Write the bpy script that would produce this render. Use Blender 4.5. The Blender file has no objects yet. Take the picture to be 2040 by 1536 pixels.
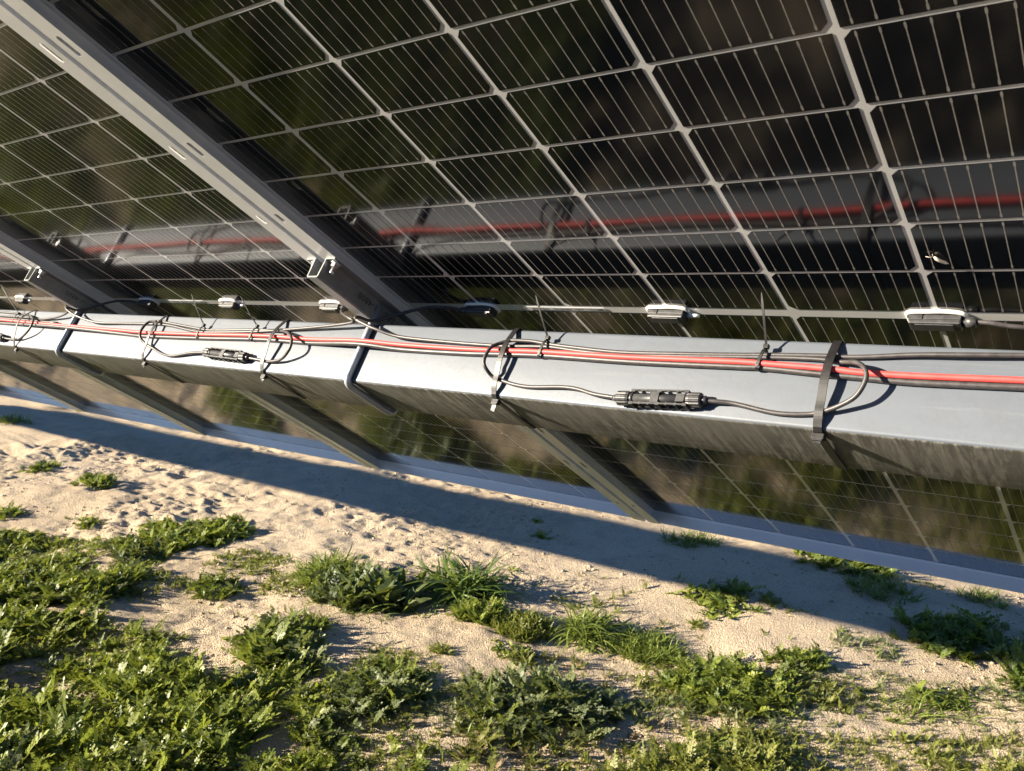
import bpy, bmesh, math, random
import numpy as np
from mathutils import Matrix, Vector

SC = bpy.context.scene
COL = SC.collection
rad = math.radians

# ------------------------------------------------------------------ frame of reference
# u runs along the torque tube, v up the slope of the panels, w out of their backs
TILT = rad(32.375)
SN, CS = math.sin(TILT), math.cos(TILT)
HT = 1.238                      # height of the tube's centre above the ground
W0 = 0.12225                    # tube centre above the back of the panels
ROT = Matrix(((1, 0, 0), (0, -CS, -SN), (0, SN, -CS)))


def world(u, v, w):
    return ROT @ Vector((u, v, w - W0)) + Vector((0, 0, HT))


# ------------------------------------------------------------------ camera
cam = bpy.data.cameras.new('camera')
cam.sensor_width = 36.0
cam.lens = 1714.89 / 2040 * 36.0
cam.clip_start = 0.02
cam.clip_end = 2000
cam.dof.use_dof = True
cam.dof.focus_distance = 1.25
cam.dof.aperture_fstop = 20.0
co = bpy.data.objects.new('camera', cam)
COL.objects.link(co)
R3 = Matrix(((0.7772309, 0.6292032, -0.0039321), (0.0713549, -0.0943474, -0.9929789), (-0.6251564, 0.7714933, -0.1182264)))
mw = Matrix((R3[0], -R3[1], -R3[2])).transposed().to_4x4()
mw.translation = Vector((1.1169083, -0.9917192, 1.3792265))
co.matrix_world = mw
SC.camera = co

# ------------------------------------------------------------------ light
LIGHT = Vector((0.66640637, 0.67214204, -0.32268812)).normalized()
EL = math.asin(-LIGHT.z)
w_ = bpy.data.worlds.new('World')
SC.world = w_
w_.use_nodes = True
nt = w_.node_tree
nt.nodes.clear()
sky = nt.nodes.new('ShaderNodeTexSky')
sky.sky_type = 'NISHITA'
sky.sun_disc = False
sky.sun_elevation = EL
sky.sun_rotation = math.atan2(-LIGHT.x, -LIGHT.y)
sky.air_density = 0.75
sky.dust_density = 0.2
sky.ozone_density = 6.0
bg = nt.nodes.new('ShaderNodeBackground')
bg.inputs['Strength'].default_value = 0.05
out = nt.nodes.new('ShaderNodeOutputWorld')
nt.links.new(sky.outputs[0], bg.inputs[0])
nt.links.new(bg.outputs[0], out.inputs[0])
sl = bpy.data.lights.new('sun', 'SUN')
sl.energy = 5.0
sl.angle = rad(0.53)
sl.color = (1.0, 0.88, 0.70)
so = bpy.data.objects.new('sun', sl)
COL.objects.link(so)
so.rotation_euler = LIGHT.to_track_quat('-Z', 'Y').to_euler()
so.location = (-6, -6, 6)
SC.view_settings.view_transform = 'Standard'
SC.view_settings.look = 'None'
SC.view_settings.gamma = 1.0
SC.view_settings.use_curve_mapping = False
SC.view_settings.exposure = 1.95
SC.render.engine = 'CYCLES'
SC.cycles.max_bounces = 7
SC.cycles.diffuse_bounces = 3
SC.cycles.glossy_bounces = 4
SC.cycles.transmission_bounces = 3
SC.cycles.caustics_reflective = False
SC.cycles.caustics_refractive = False
SC.cycles.sample_clamp_indirect = 4.0
SC.cycles.use_denoising = True


# ------------------------------------------------------------------ materials
class NT:
    def __init__(s, name):
        s.m = bpy.data.materials.new(name)
        s.m.use_nodes = True
        s.t = s.m.node_tree
        s.b = s.t.nodes['Principled BSDF']

    def n(s, kind, **kw):
        o = s.t.nodes.new(kind)
        for k, v in kw.items():
            setattr(o, k, v)
        return o

    def l(s, a, b):
        s.t.links.new(a, b)

    def coord(s, which='Object', scale=(1, 1, 1), rot=(0, 0, 0)):
        c = s.n('ShaderNodeTexCoord')
        mp = s.n('ShaderNodeMapping')
        mp.inputs['Scale'].default_value = scale
        mp.inputs['Rotation'].default_value = rot
        s.l(c.outputs[which], mp.inputs[0])
        return mp.outputs[0]

    def noise(s, vec, scale=5, detail=4, rough=0.55, dist=0.0):
        o = s.n('ShaderNodeTexNoise')
        o.inputs['Scale'].default_value = scale
        o.inputs['Detail'].default_value = detail
        o.inputs['Roughness'].default_value = rough
        o.inputs['Distortion'].default_value = dist
        s.l(vec, o.inputs['Vector'])
        return o.outputs['Fac']

    def ramp(s, fac, stops):
        o = s.n('ShaderNodeValToRGB')
        e = o.color_ramp.elements
        while len(e) < len(stops):
            e.new(0.5)
        for i, (p, c) in enumerate(stops):
            e[i].position = p
            e[i].color = (c, c, c, 1) if isinstance(c, (int, float)) else (*c, 1)
        s.l(fac, o.inputs[0])
        return o.outputs[0]

    def mix(s, fac, a, b):
        o = s.n('ShaderNodeMix')
        o.data_type = 'RGBA'
        if isinstance(fac, (int, float)):
            o.inputs[0].default_value = fac
        else:
            s.l(fac, o.inputs[0])
        for v, i in ((a, 6), (b, 7)):
            if isinstance(v, tuple):
                o.inputs[i].default_value = (*v, 1)
            else:
                s.l(v, o.inputs[i])
        return o.outputs[2]

    def math(s, op, a, b=0.0):
        o = s.n('ShaderNodeMath')
        o.operation = op
        for v, i in ((a, 0), (b, 1)):
            if isinstance(v, (int, float)):
                o.inputs[i].default_value = v
            else:
                s.l(v, o.inputs[i])
        return o.outputs[0]

    def bump(s, h, strength=0.3, dist=0.002):
        o = s.n('ShaderNodeBump')
        o.inputs['Strength'].default_value = strength
        o.inputs['Distance'].default_value = dist
        s.l(h, o.inputs['Height'])
        s.l(o.outputs[0], s.b.inputs['Normal'])

    def set(s, **kw):
        for k, v in kw.items():
            i = s.b.inputs[k.replace('_', ' ')]
            if isinstance(v, tuple):
                i.default_value = (*v, 1)
            elif isinstance(v, (int, float)):
                i.default_value = v
            else:
                s.l(v, i)
        return s


def plain(name, col, rough=0.5, metal=0.0, var=0.15, scale=40.0, bump=0.0, bscale=400.0, rvar=0.2):
    m = NT(name)
    c = m.coord()
    f = m.noise(c, scale, 5)
    dark = tuple(x * (1 - var) for x in col)
    lite = tuple(min(1, x * (1 + var)) for x in col)
    m.set(Base_Color=m.mix(m.ramp(f, [(0.3, 0.0), (0.7, 1.0)]), dark, lite), Roughness=m.math('ADD', m.math('MULTIPLY', f, rvar), rough - rvar / 2), Metallic=metal)
    if bump:
        m.bump(m.noise(c, bscale, 3), bump, 0.0006)
    return m.m


def mat_cell():
    m = NT('silicon_cell')
    c = m.coord('Generated')
    g = m.n('ShaderNodeTexCoord')
    oi = m.n('ShaderNodeObjectInfo')
    v = m.mix(oi.outputs['Random'], (0.0030, 0.0042, 0.0065), (0.0045, 0.0056, 0.0078))
    # dust film on the glass
    gd = m.noise(m.coord('Object', (1, 1, 1)), 14, 5)
    m.set(Base_Color=v, Roughness=m.math('ADD', m.math('MULTIPLY', gd, 0.06), 0.06), IOR=1.55)
    return m.m


def mat_grid():
    m = NT('white_backsheet_grid')
    f = m.noise(m.coord(), 30, 4)
    m.set(Base_Color=m.mix(f, (0.62, 0.615, 0.60), (0.68, 0.675, 0.66)), Roughness=0.09, IOR=1.55)
    return m.m


def mat_galv(name, streak):
    m = NT(name)
    c = m.coord()
    sp = m.noise(c, 160, 4, 0.6)                       # fine spangle
    big = m.noise(m.coord('Object', (1.0, 5, 5)), 3.5, 4)
    base = m.mix(m.ramp(big, [(0.35, 0.0), (0.7, 1.0)]), (0.090, 0.105, 0.128), (0.108, 0.123, 0.147))
    base = m.mix(m.ramp(sp, [(0.50, 0.0), (0.66, 0.42)]), base, (0.085, 0.098, 0.115))
    rough = 0.50
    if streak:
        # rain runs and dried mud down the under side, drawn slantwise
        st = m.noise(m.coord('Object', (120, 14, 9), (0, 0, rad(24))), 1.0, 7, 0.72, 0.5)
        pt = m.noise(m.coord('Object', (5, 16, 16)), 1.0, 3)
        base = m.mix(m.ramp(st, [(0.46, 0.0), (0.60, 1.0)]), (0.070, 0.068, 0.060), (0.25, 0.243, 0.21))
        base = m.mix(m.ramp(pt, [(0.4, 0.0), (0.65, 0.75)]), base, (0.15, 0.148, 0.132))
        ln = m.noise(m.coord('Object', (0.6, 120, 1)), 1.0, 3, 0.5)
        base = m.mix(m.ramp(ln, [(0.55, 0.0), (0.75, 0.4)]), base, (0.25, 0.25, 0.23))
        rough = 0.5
    else:
        ru = m.noise(m.coord('Object', (1, 3, 3)), 2.2, 3)
        base = m.mix(m.ramp(ru, [(0.62, 0.0), (0.82, 0.22)]), base, (0.165, 0.14, 0.11))
    sc_ = m.noise(m.coord('Object', (2.5, 60, 60), (0, rad(3), 0)), 1.0, 5, 0.7)
    base = m.mix(m.ramp(sc_, [(0.60, 0.0), (0.72, 0.30)]), base, (0.20, 0.21, 0.22))
    wl = m.noise(m.coord('Object', (9, 14, 14)), 1.0, 5, 0.65, 0.8)
    base = m.mix(m.ramp(wl, [(0.50, 0.0), (0.56, 0.16), (0.60, 0.0)]), base, (0.075, 0.075, 0.072))
    m.set(Base_Color=base, Roughness=m.math('ADD', m.math('MULTIPLY', sp, 0.2), rough - 0.1), Metallic=0.12)
    m.bump(sp, 0.12, 0.0006)
    return m.m


def mat_sand():
    m = NT('dry_sand')
    c = m.coord()
    big = m.noise(c, 0.9, 5, 0.6)
    mid = m.noise(c, 7, 6, 0.65)
    fine = m.noise(c, 150, 4, 0.75)
    gr = m.n('ShaderNodeTexVoronoi')
    gr.inputs['Scale'].default_value = 190
    m.l(c, gr.inputs['Vector'])
    col = m.mix(m.ramp(big, [(0.35, 0.0), (0.65, 1.0)]), (0.645, 0.515, 0.345), (0.70, 0.57, 0.40))
    col = m.mix(m.ramp(mid, [(0.30, 0.55), (0.52, 0.0)]), col, (0.42, 0.325, 0.24))
    col = m.mix(m.ramp(fine, [(0.34, 0.85), (0.54, 0.0)]), col, (0.30, 0.225, 0.15))
    col = m.mix(m.ramp(fine, [(0.60, 0.0), (0.75, 0.6)]), col, (0.72, 0.63, 0.52))
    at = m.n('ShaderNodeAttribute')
    at.attribute_name = 'darkened_unseen'
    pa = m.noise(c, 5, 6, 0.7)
    gcol = m.mix(m.noise(c, 11, 4, 0.7), (0.016, 0.015, 0.013), (0.046, 0.038, 0.029))  # ground out of view coloured near black so the glass mirrors it dark
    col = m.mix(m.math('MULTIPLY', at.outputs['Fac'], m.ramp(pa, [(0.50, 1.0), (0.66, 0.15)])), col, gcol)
    m.set(Base_Color=col, Roughness=0.9)
    m.b.inputs['Specular IOR Level'].default_value = 0.2
    h = m.math('ADD', m.math('MULTIPLY', fine, 0.5), m.math('MULTIPLY', m.noise(c, 70, 5, 0.7), 1.0))
    h = m.math('ADD', h, m.math('MULTIPLY', gr.outputs['Distance'], 0.45))
    m.bump(h, 1.0, 0.020)
    return m.m


def mat_leaf(name, dark, lite, rough=0.42, trans=0.42):
    m = NT(name)
    a = m.n('ShaderNodeAttribute')
    a.attribute_name = 'tint'
    col = m.mix(a.outputs['Fac'], dark, lite)
    f = m.noise(m.coord(), 60, 3)
    col = m.mix(m.ramp(f, [(0.3, 0.25), (0.6, 0.0)]), col, tuple(x * 0.6 for x in dark))
    m.set(Base_Color=col, Roughness=rough)
    m.b.inputs['Specular IOR Level'].default_value = 0.28
    tr = m.n('ShaderNodeBsdfTranslucent')
    m.l(m.mix(0.6, col, (0.26, 0.30, 0.03)), tr.inputs[0])
    mx = m.n('ShaderNodeMixShader')
    mx.inputs[0].default_value = trans
    o = [n for n in m.t.nodes if n.type == 'OUTPUT_MATERIAL'][0]
    m.l(m.b.outputs[0], mx.inputs[1])
    m.l(tr.outputs[0], mx.inputs[2])
    m.l(mx.outputs[0], o.inputs[0])
    return m.m


M = dict(
    cell=mat_cell(), grid=mat_grid(),
    busbar=plain('tinned_busbar', (0.27, 0.26, 0.24), 0.35, 0.2, 0.2, 200),
    alu=plain('anodised_aluminium', (0.78, 0.78, 0.775), 0.34, 0.2, 0.04, 25),
    end=plain('sky_tinted_aluminium', (0.86, 0.90, 0.96), 0.30, 0.40, 0.015, 25, rvar=0.03),  # blue of the skylight on the end rails put into the colour
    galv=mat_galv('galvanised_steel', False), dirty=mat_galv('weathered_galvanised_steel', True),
    rail=plain('zinc_coated_rail_steel', (0.22, 0.228, 0.225), 0.42, 0.35, 0.12, 60),
    bolt=plain('bright_zinc', (0.60, 0.59, 0.57), 0.28, 0.7, 0.1, 300),
    rod=plain('galvanised_rod', (0.42, 0.44, 0.47), 0.36, 0.5, 0.12, 120),
    black=plain('black_cable_rubber', (0.040, 0.036, 0.037), 0.45, 0, 0.35, 120, 0.2, 700),
    red=plain('red_cable_rubber', (0.60, 0.060, 0.055), 0.55, 0, 0.22, 45),
    nylon=plain('black_nylon', (0.009, 0.0085, 0.009), 0.46, 0, 0.25, 150),
    plastic=plain('black_moulded_plastic', (0.036, 0.036, 0.038), 0.42, 0, 0.3, 130, 0.15, 900),
    seal=plain('white_silicone', (0.80, 0.78, 0.74), 0.4, 0, 0.05, 200),
    sticker=plain('pale_label_film', (0.62, 0.63, 0.64), 0.3, 0, 0.04, 200),
    print=plain('grey_label_print', (0.16, 0.17, 0.19), 0.4, 0, 0.2, 500),
    ink=plain('black_marking_ink', (0.02, 0.02, 0.02), 0.6, 0, 0.2, 300),
    wing=plain('cream_moth_wing', (0.75, 0.66, 0.55), 0.6, 0, 0.2, 900),
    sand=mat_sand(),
    grit=plain('grit', (0.36, 0.28, 0.19), 0.8, 0, 0.35, 30),
    pile=plain('galvanised_pile_steel', (0.42, 0.42, 0.43), 0.45, 0.3, 0.1, 20),
    leaf=mat_leaf('daisy_leaf', (0.090, 0.135, 0.026), (0.270, 0.310, 0.055)),
    grey=mat_leaf('grey_green_leaf', (0.080, 0.108, 0.042), (0.200, 0.225, 0.095), 0.45, 0.35),
    grass=mat_leaf('grass_blade', (0.060, 0.105, 0.018), (0.220, 0.265, 0.050), 0.45, 0.35),
    mat=mat_leaf('mat_weed_leaf', (0.090, 0.110, 0.020), (0.230, 0.235, 0.055), 0.5, 0.35),
    dry=mat_leaf('dry_leaf', (0.16, 0.11, 0.06), (0.36, 0.28, 0.17), 0.6, 0.2),
)


# ------------------------------------------------------------------ object helpers
def mesh_of(name, bm, mats, smooth=False):
    bmesh.ops.recalc_face_normals(bm, faces=bm.faces[:])
    me = bpy.data.meshes.new(name)
    bm.to_mesh(me)
    bm.free()
    for m in (mats if isinstance(mats, (list, tuple)) else [mats]):
        me.materials.append(m)
    if smooth:
        me.polygons.foreach_set('use_smooth', [True] * len(me.polygons))
    return me


def link(name, me, parent=None):
    o = bpy.data.objects.new(name, me)
    COL.objects.link(o)
    if parent:
        o.parent = parent
    return o


def tag(o, label=None, cat=None, group=None, kind=None):
    if label:
        o['label'] = label
    if cat:
        o['category'] = cat
    if group:
        o['group'] = group
    if kind:
        o['kind'] = kind
    return o


def place(o, u, v, w):
    m = ROT.to_4x4()
    m.translation = world(u, v, w)
    o.matrix_world = m
    return o


def thing(name, base, label, cat, group=None):
    o = bpy.data.objects.new(name, None)
    o.empty_display_size = 0.05
    COL.objects.link(o)
    place(o, *base)
    return tag(o, label, cat, group)


def copy_tree(o, parent=None):
    c = o.copy()
    COL.objects.link(c)
    if parent:
        c.parent = parent
    for ch in o.children:
        copy_tree(ch, c)
    return c


def box(bm, lo, hi, mi=0, bev=0.0):
    vs = [bm.verts.new((x, y, z)) for x in (lo[0], hi[0]) for y in (lo[1], hi[1]) for z in (lo[2], hi[2])]
    fs = []
    for q in ((0, 1, 3, 2), (4, 6, 7, 5), (0, 4, 5, 1), (2, 3, 7, 6), (0, 2, 6, 4), (1, 5, 7, 3)):
        f = bm.faces.new([vs[i] for i in q])
        f.material_index = mi
        fs.append(f)
    if bev:
        es = list({e for f in fs for e in f.edges})
        bmesh.ops.bevel(bm, geom=es, offset=bev, segments=2, affect='EDGES', profile=0.5)


def catmull(pts, n=6):
    P = [Vector(p) for p in pts]
    P = [2 * P[0] - P[1]] + P + [2 * P[-1] - P[-2]]
    r = []
    for i in range(1, len(P) - 2):
        a, b, c, d = P[i - 1:i + 3]
        for k in range(n):
            t = k / n
            r.append(0.5 * ((2 * b) + (c - a) * t + (2 * a - 5 * b + 4 * c - d) * t * t + (3 * b - a - 3 * c + d) * t ** 3))
    r.append(P[-2])
    return r


def sweep(bm, pts, prof, ref=None, closed=False, cap=True, mi=0, smooth=True, scales=None):
    """prof: 2-D outline laid across the path; ref: vector the outline's first axis stays closest to"""
    n = len(pts)
    pts = [Vector(p) for p in pts]
    rings = []
    prev = None
    for i in range(n):
        if closed:
            t = (pts[(i + 1) % n] - pts[i - 1]).normalized()
        else:
            t = (pts[min(i + 1, n - 1)] - pts[max(i - 1, 0)]).normalized()
        if ref is not None:
            a = (Vector(ref) - t * Vector(ref).dot(t)).normalized()
        elif prev is None:
            a = t.orthogonal().normalized()
        else:
            a = (prev - t * prev.dot(t)).normalized()
        prev = a
        b = t.cross(a)
        k = scales[i] if scales else 1.0
        rings.append([bm.verts.new(pts[i] + a * x * k + b * y * k) for x, y in prof])
    m = len(prof)
    for i in range(n if closed else n - 1):
        r0, r1 = rings[i], rings[(i + 1) % n]
        for j in range(m):
            f = bm.faces.new((r0[j], r0[(j + 1) % m], r1[(j + 1) % m], r1[j]))
            f.material_index = mi
            f.smooth = smooth
    if cap and not closed:
        for r in (rings[0], rings[-1]):
            f = bm.faces.new(r)
            f.material_index = mi


def circ(r, n=12):
    return [(r * math.cos(2 * math.pi * i / n), r * math.sin(2 * math.pi * i / n)) for i in range(n)]


def rect(a, b):
    return [(-a / 2, -b / 2), (a / 2, -b / 2), (a / 2, b / 2), (-a / 2, b / 2)]


def lathe(bm, axis_pts, radii, n=16, mi=0):
    sweep(bm, axis_pts, circ(1.0, n), None, False, True, mi, True, radii)


# ------------------------------------------------------------------ the ground
rng = np.random.default_rng(7)
random.seed(7)


def vnoise(x, y, seed):
    xi, yi = np.floor(x).astype(np.int64), np.floor(y).astype(np.int64)
    fx, fy = x - xi, y - yi
    fx, fy = fx * fx * fx * (fx * (6 * fx - 15) + 10), fy * fy * fy * (fy * (6 * fy - 15) + 10)

    def hsh(i, j):
        h = (i * 374761393 + j * 668265263 + seed * 974634541) & 0xFFFFFFFF
        h = ((h ^ (h >> 13)) * 1274126177) & 0xFFFFFFFF
        return ((h ^ (h >> 16)) & 0xFFFF) / 65535.0
    a, b, c, d = hsh(xi, yi), hsh(xi + 1, yi), hsh(xi, yi + 1), hsh(xi + 1, yi + 1)
    return (a + (b - a) * fx) + ((c + (d - c) * fx) - (a + (b - a) * fx)) * fy - 0.5


PITS = [(-4.52, 2.24, 0.09, 0.055), (-4.14, 2.09, 0.07, 0.02), (-4.36, 1.83, 0.10, 0.025), (-3.91, 2.37, 0.06, 0.02), (-4.12, 1.68, 0.09, 0.025),
        (-6.51, 2.19, 0.16, 0.05), (-6.54, 1.88, 0.18, 0.05), (-4.12, 2.39, 0.06, 0.02), (-3.57, 2.36, 0.07, 0.022), (-2.9, 2.2, 0.06, 0.02)]


def height(x, y):
    x = np.asarray(x, float)
    y = np.asarray(y, float)
    h = 0.070 * vnoise(x * 0.75 + 3, y * 0.75, 1) + 0.045 * vnoise(x * 1.9, y * 1.9, 2)
    rough = np.clip((-x - 0.7) / 1.8, 0.48, 1.1)            # trodden, lumpier sand to the left
    patch = np.clip(.85 + 1.6 * vnoise(x * 1.6, y * 1.6, 14), .3, 1.7)
    h += rough * (0.026 * vnoise(x * 5.2, y * 6.5, 3) + patch * 0.034 * np.maximum(0, vnoise(x * 9, y * 12, 4) - 0.10))
    h -= rough * patch * 0.040 * np.maximum(0, vnoise(x * 7.5 + 9, y * 9 + 4, 11) - 0.20)
    h += rough * patch * (0.014 * vnoise(x * 17, y * 21, 5) + 0.022 * np.maximum(0, vnoise(x * 22, y * 26, 12) - 0.22))
    h += patch * (0.0075 * vnoise(x * 34, y * 36, 6) + 0.006 * vnoise(x * 62, y * 66, 8))
    for px, py, r, d in PITS:
        q = np.exp(-((x - px) ** 2 + ((y - py) * 1.2) ** 2) / r ** 2)
        rim = np.exp(-(np.sqrt((x - px) ** 2 + (y - py) ** 2) - 1.5 * r) ** 2 / (0.6 * r) ** 2)
        h += -d * q + 0.25 * d * rim
    far = np.maximum(np.abs(x) - 10, 0) + np.maximum(np.abs(y) - 6, 0)
    return h / (1 + 0.15 * far)


def axis(lo, hi, step, reach):
    a = list(np.arange(lo, hi + step / 2, step))
    d = step
    lft, x = [], lo
    while x > -reach:
        d *= 1.16
        x -= d
        lft.append(x)
    d, rgt, x = step, [], a[-1]
    while x < reach:
        d *= 1.16
        x += d
        rgt.append(x)
    return np.array(lft[::-1] + a + rgt)


def quad_mesh(name, verts, quads, mats, smooth=True, tint=None, mat_idx=None):
    me = bpy.data.meshes.new(name)
    nv, nq = len(verts), len(quads)
    me.vertices.add(nv)
    me.vertices.foreach_set('co', np.ascontiguousarray(verts, np.float32).ravel())
    me.loops.add(nq * 4)
    me.loops.foreach_set('vertex_index', np.ascontiguousarray(quads, np.int32).ravel())
    me.polygons.add(nq)
    me.polygons.foreach_set('loop_start', np.arange(nq, dtype=np.int32) * 4)
    try:
        me.polygons.foreach_set('loop_total', np.full(nq, 4, np.int32))
    except Exception:
        pass
    me.polygons.foreach_set('use_smooth', np.full(nq, smooth))
    for m in mats:
        me.materials.append(m)
    if mat_idx is not None:
        me.polygons.foreach_set('material_index', np.ascontiguousarray(mat_idx, np.int32))
    if tint is not None:
        a = me.attributes.new('tint', 'FLOAT', 'POINT')
        a.data.foreach_set('value', np.ascontiguousarray(tint, np.float32))
    me.update(calc_edges=True)
    me.validate()
    return me


ax = axis(-6.4, 1.5, 0.0135, 400)
ay = axis(-0.5, 3.7, 0.0135, 400)
GX, GY = np.meshgrid(ax, ay, indexing='ij')
GZ = height(GX, GY)
ni, nj = GX.shape
idx = np.arange(ni * nj).reshape(ni, nj)
gq = np.stack([idx[:-1, :-1], idx[1:, :-1], idx[1:, 1:], idx[:-1, 1:]], -1).reshape(-1, 4)
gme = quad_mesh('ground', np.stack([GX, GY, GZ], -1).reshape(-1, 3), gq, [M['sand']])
gat = gme.attributes.new('darkened_unseen', 'FLOAT', 'POINT')
out_ = np.clip(np.maximum.reduce([(GX + 1.5) * .624 - (GY + .08) * .782 - .05, (GX - 1.3), (-8.5 - GX), (GY - 4.0)]) / .3, 0, 1)  # where unseen ground is darkened in colour to dim its reflection
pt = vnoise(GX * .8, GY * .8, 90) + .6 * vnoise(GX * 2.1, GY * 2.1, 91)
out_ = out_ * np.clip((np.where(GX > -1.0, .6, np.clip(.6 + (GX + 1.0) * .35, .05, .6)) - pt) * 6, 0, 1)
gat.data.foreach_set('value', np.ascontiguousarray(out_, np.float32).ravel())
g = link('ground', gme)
tag(g, kind='structure')

# ------------------------------------------------------------------ solar panels
PITCH, CP, CG, HC = 1.05074, 0.1695, 0.014, 0.0846
HALF_W, HALF_L, WEB = 0.519, 1.024, 0.0025
FR = 0.031                      # back edge of the frame
POFF = -0.004                   # cell field sits a little off the frame's centre
GAPC, GAPR, CH = 0.0075, 0.0044, 0.0072


def cell_mesh(name, corners):
    bm = bmesh.new()
    a, b = (CP - GAPC) / 2, (HC - GAPR) / 2
    pts = []
    for key, (sx, sy) in (('TL', (-1, 1)), ('TR', (1, 1)), ('BR', (1, -1)), ('BL', (-1, -1))):
        x, y = sx * a, sy * b
        if key in corners:
            p = [(x, y - sy * CH), (x - sx * CH, y)]
            pts += p if key in ('TL', 'BR') else p[::-1]
        else:
            pts.append((x, y))
    top = [bm.verts.new((x, y, 0.0004)) for x, y in pts]
    bot = [bm.verts.new((x, y, -0.0002)) for x, y in pts]
    bm.faces.new(top)
    for i in range(len(pts)):
        bm.faces.new((top[i], top[i - 1], bot[i - 1], bot[i]))
    for k in range(9):
        x = (k - 4) * 0.0178
        yy = b - 0.001
        for hw, y0, y1, z in ((0.00052, -yy, yy, 0.00055), (0.0010, yy - 0.006, yy - 0.001, 0.0006), (0.0010, -yy + 0.001, -yy + 0.006, 0.0006)):
            f = bm.faces.new([bm.verts.new(p) for p in ((x - hw, y0, z), (x + hw, y0, z), (x + hw, y1, z), (x - hw, y1, z))])
            f.material_index = 1
    me = mesh_of(name, bm, [M['cell'], M['busbar']])
    for p in me.polygons:
        if p.normal.z < -0.5:
            p.flip()
    return me


CELL_A = cell_mesh('half_cell', ('TL', 'BR'))
CELL_B = cell_mesh('half_cell_by_the_middle_bar', ('TL', 'BL'))
CELLS = []
for c in range(6):
    for r in range(12):
        for s in (1, -1):
            x = (c - 2.5) * CP + POFF
            y = s * (CG / 2 + (r + 0.5) * HC)
            CELLS.append((x, y, CELL_B if (s == 1 and r == 0) else CELL_A))


def flange_mesh(name):
    """long frame rail: web, front lip, glass ledge and the slotted back flange (right-hand rail, mirrored for the other)"""
    bm = bmesh.new()
    x1 = HALF_W
    L = HALF_L + 0.009
    box(bm, (x1 - WEB, -L, -0.009), (x1, L, FR), 0)
    box(bm, (x1 - 0.011, -L, -0.009), (x1 - WEB - 0.0002, L, -0.0068), 0)
    box(bm, (x1 - 0.0115, -L, 0.0004), (x1 - WEB - 0.0002, L, 0.0024), 0)
    # back flange with real slots
    slots = [(s * v, hl) for s in (1, -1) for v, hl in ((0.456, 0.010), (0.645, 0.012), (0.30, 0.006), (0.905, 0.004))]
    a, b = x1 - 0.0335, x1 - WEB - 0.0002
    z0, z1 = FR - 0.0022, FR
    cx = x1 - 0.0165
    hw = 0.0042
    ys = [-L]
    for v, hl in sorted(slots):
        ys += [v - hl - hw, v + hl + hw]
    ys.append(L)
    for i in range(0, len(ys), 2):
        box(bm, (a, ys[i], z0), (b, ys[i + 1], z1), 0)
    for v, hl in slots:
        # rounded slot: two strips either side and a fan at each end
        y0, y1 = v - hl - hw, v + hl + hw
        hole = []
        for k in range(9):
            t = math.pi * k / 8
            hole.append((cx + hw * math.cos(t), v + hl + hw * math.sin(t)))
        for k in range(9):
            t = math.pi + math.pi * k / 8
            hole.append((cx + hw * math.cos(t), v - hl + hw * math.sin(t)))
        for zz in (z0, z1):
            outer = [bm.verts.new((x, y, zz)) for x, y in ((a, y0), (b, y0), (b, y1), (a, y1))]
            inner = [bm.verts.new((x, y * 0.999999, zz)) for x, y in hole]
            es = [bm.edges.new((outer[i], outer[(i + 1) % 4])) for i in range(4)]
            es += [bm.edges.new((inner[i], inner[(i + 1) % len(inner)])) for i in range(len(inner))]
            bmesh.ops.triangle_fill(bm, edges=es, use_beauty=True)
        m = len(hole)
        lo = [bm.verts.new((x, y, z0)) for x, y in hole]
        hi = [bm.verts.new((x, y, z1)) for x, y in hole]
        for i in range(m):
            bm.faces.new((lo[i], lo[(i + 1) % m], hi[(i + 1) % m], hi[i]))
        for xx in (a, b):
            bm.faces.new([bm.verts.new(p) for p in ((xx, y0, z0), (xx, y1, z0), (xx, y1, z1), (xx, y0, z1))])
    return mesh_of(name, bm, M['alu'])


RAIL_R = flange_mesh('long_frame_rail')
RAIL_L = RAIL_R.copy()
RAIL_L.transform(Matrix.Scale(-1, 4, (1, 0, 0)))
RAIL_L.flip_normals()
bm = bmesh.new()
wx = HALF_W - WEB - 0.0006
box(bm, (-wx, HALF_L + 0.0004, -0.009), (wx, HALF_L + 0.0029, FR - 0.001))
box(bm, (-wx, HALF_L - 0.008, -0.0088), (wx, HALF_L, -0.0068))
box(bm, (-wx, HALF_L - 0.004, 0.0009), (wx, HALF_L, 0.0026))
SHORT_T = mesh_of('short_frame_rail', bm, M['end'])
SHORT_B = SHORT_T.copy()
SHORT_B.transform(Matrix.Scale(-1, 4, (0, 1, 0)))
SHORT_B.flip_normals()
bm = bmesh.new()
box(bm, (-HALF_W + 0.003, -HALF_L + 0.001, -0.0062), (HALF_W - 0.003, HALF_L - 0.001, 0.0))
SHEET = mesh_of('bifacial_laminate', bm, [M['grid'], M['cell']])
for p_ in SHEET.polygons:
    if p_.normal.z < -0.5:
        p_.material_index = 1                                    # the sunward side shows dark glass
# cells of far panels in one piece
bm = bmesh.new()
for x, y, me in CELLS:
    tmp = bmesh.new()
    tmp.from_mesh(me)
    tmp.transform(Matrix.Translation((x, y, 0)))
    t2 = bpy.data.meshes.new('t')
    tmp.to_mesh(t2)
    tmp.free()
    bm.from_mesh(t2)
    bpy.data.meshes.remove(t2)
FARCELLS = bpy.data.meshes.new('cell_field')
bm.to_mesh(FARCELLS)
bm.free()
FARCELLS.materials.append(M['cell'])
FARCELLS.materials.append(M['busbar'])

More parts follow.
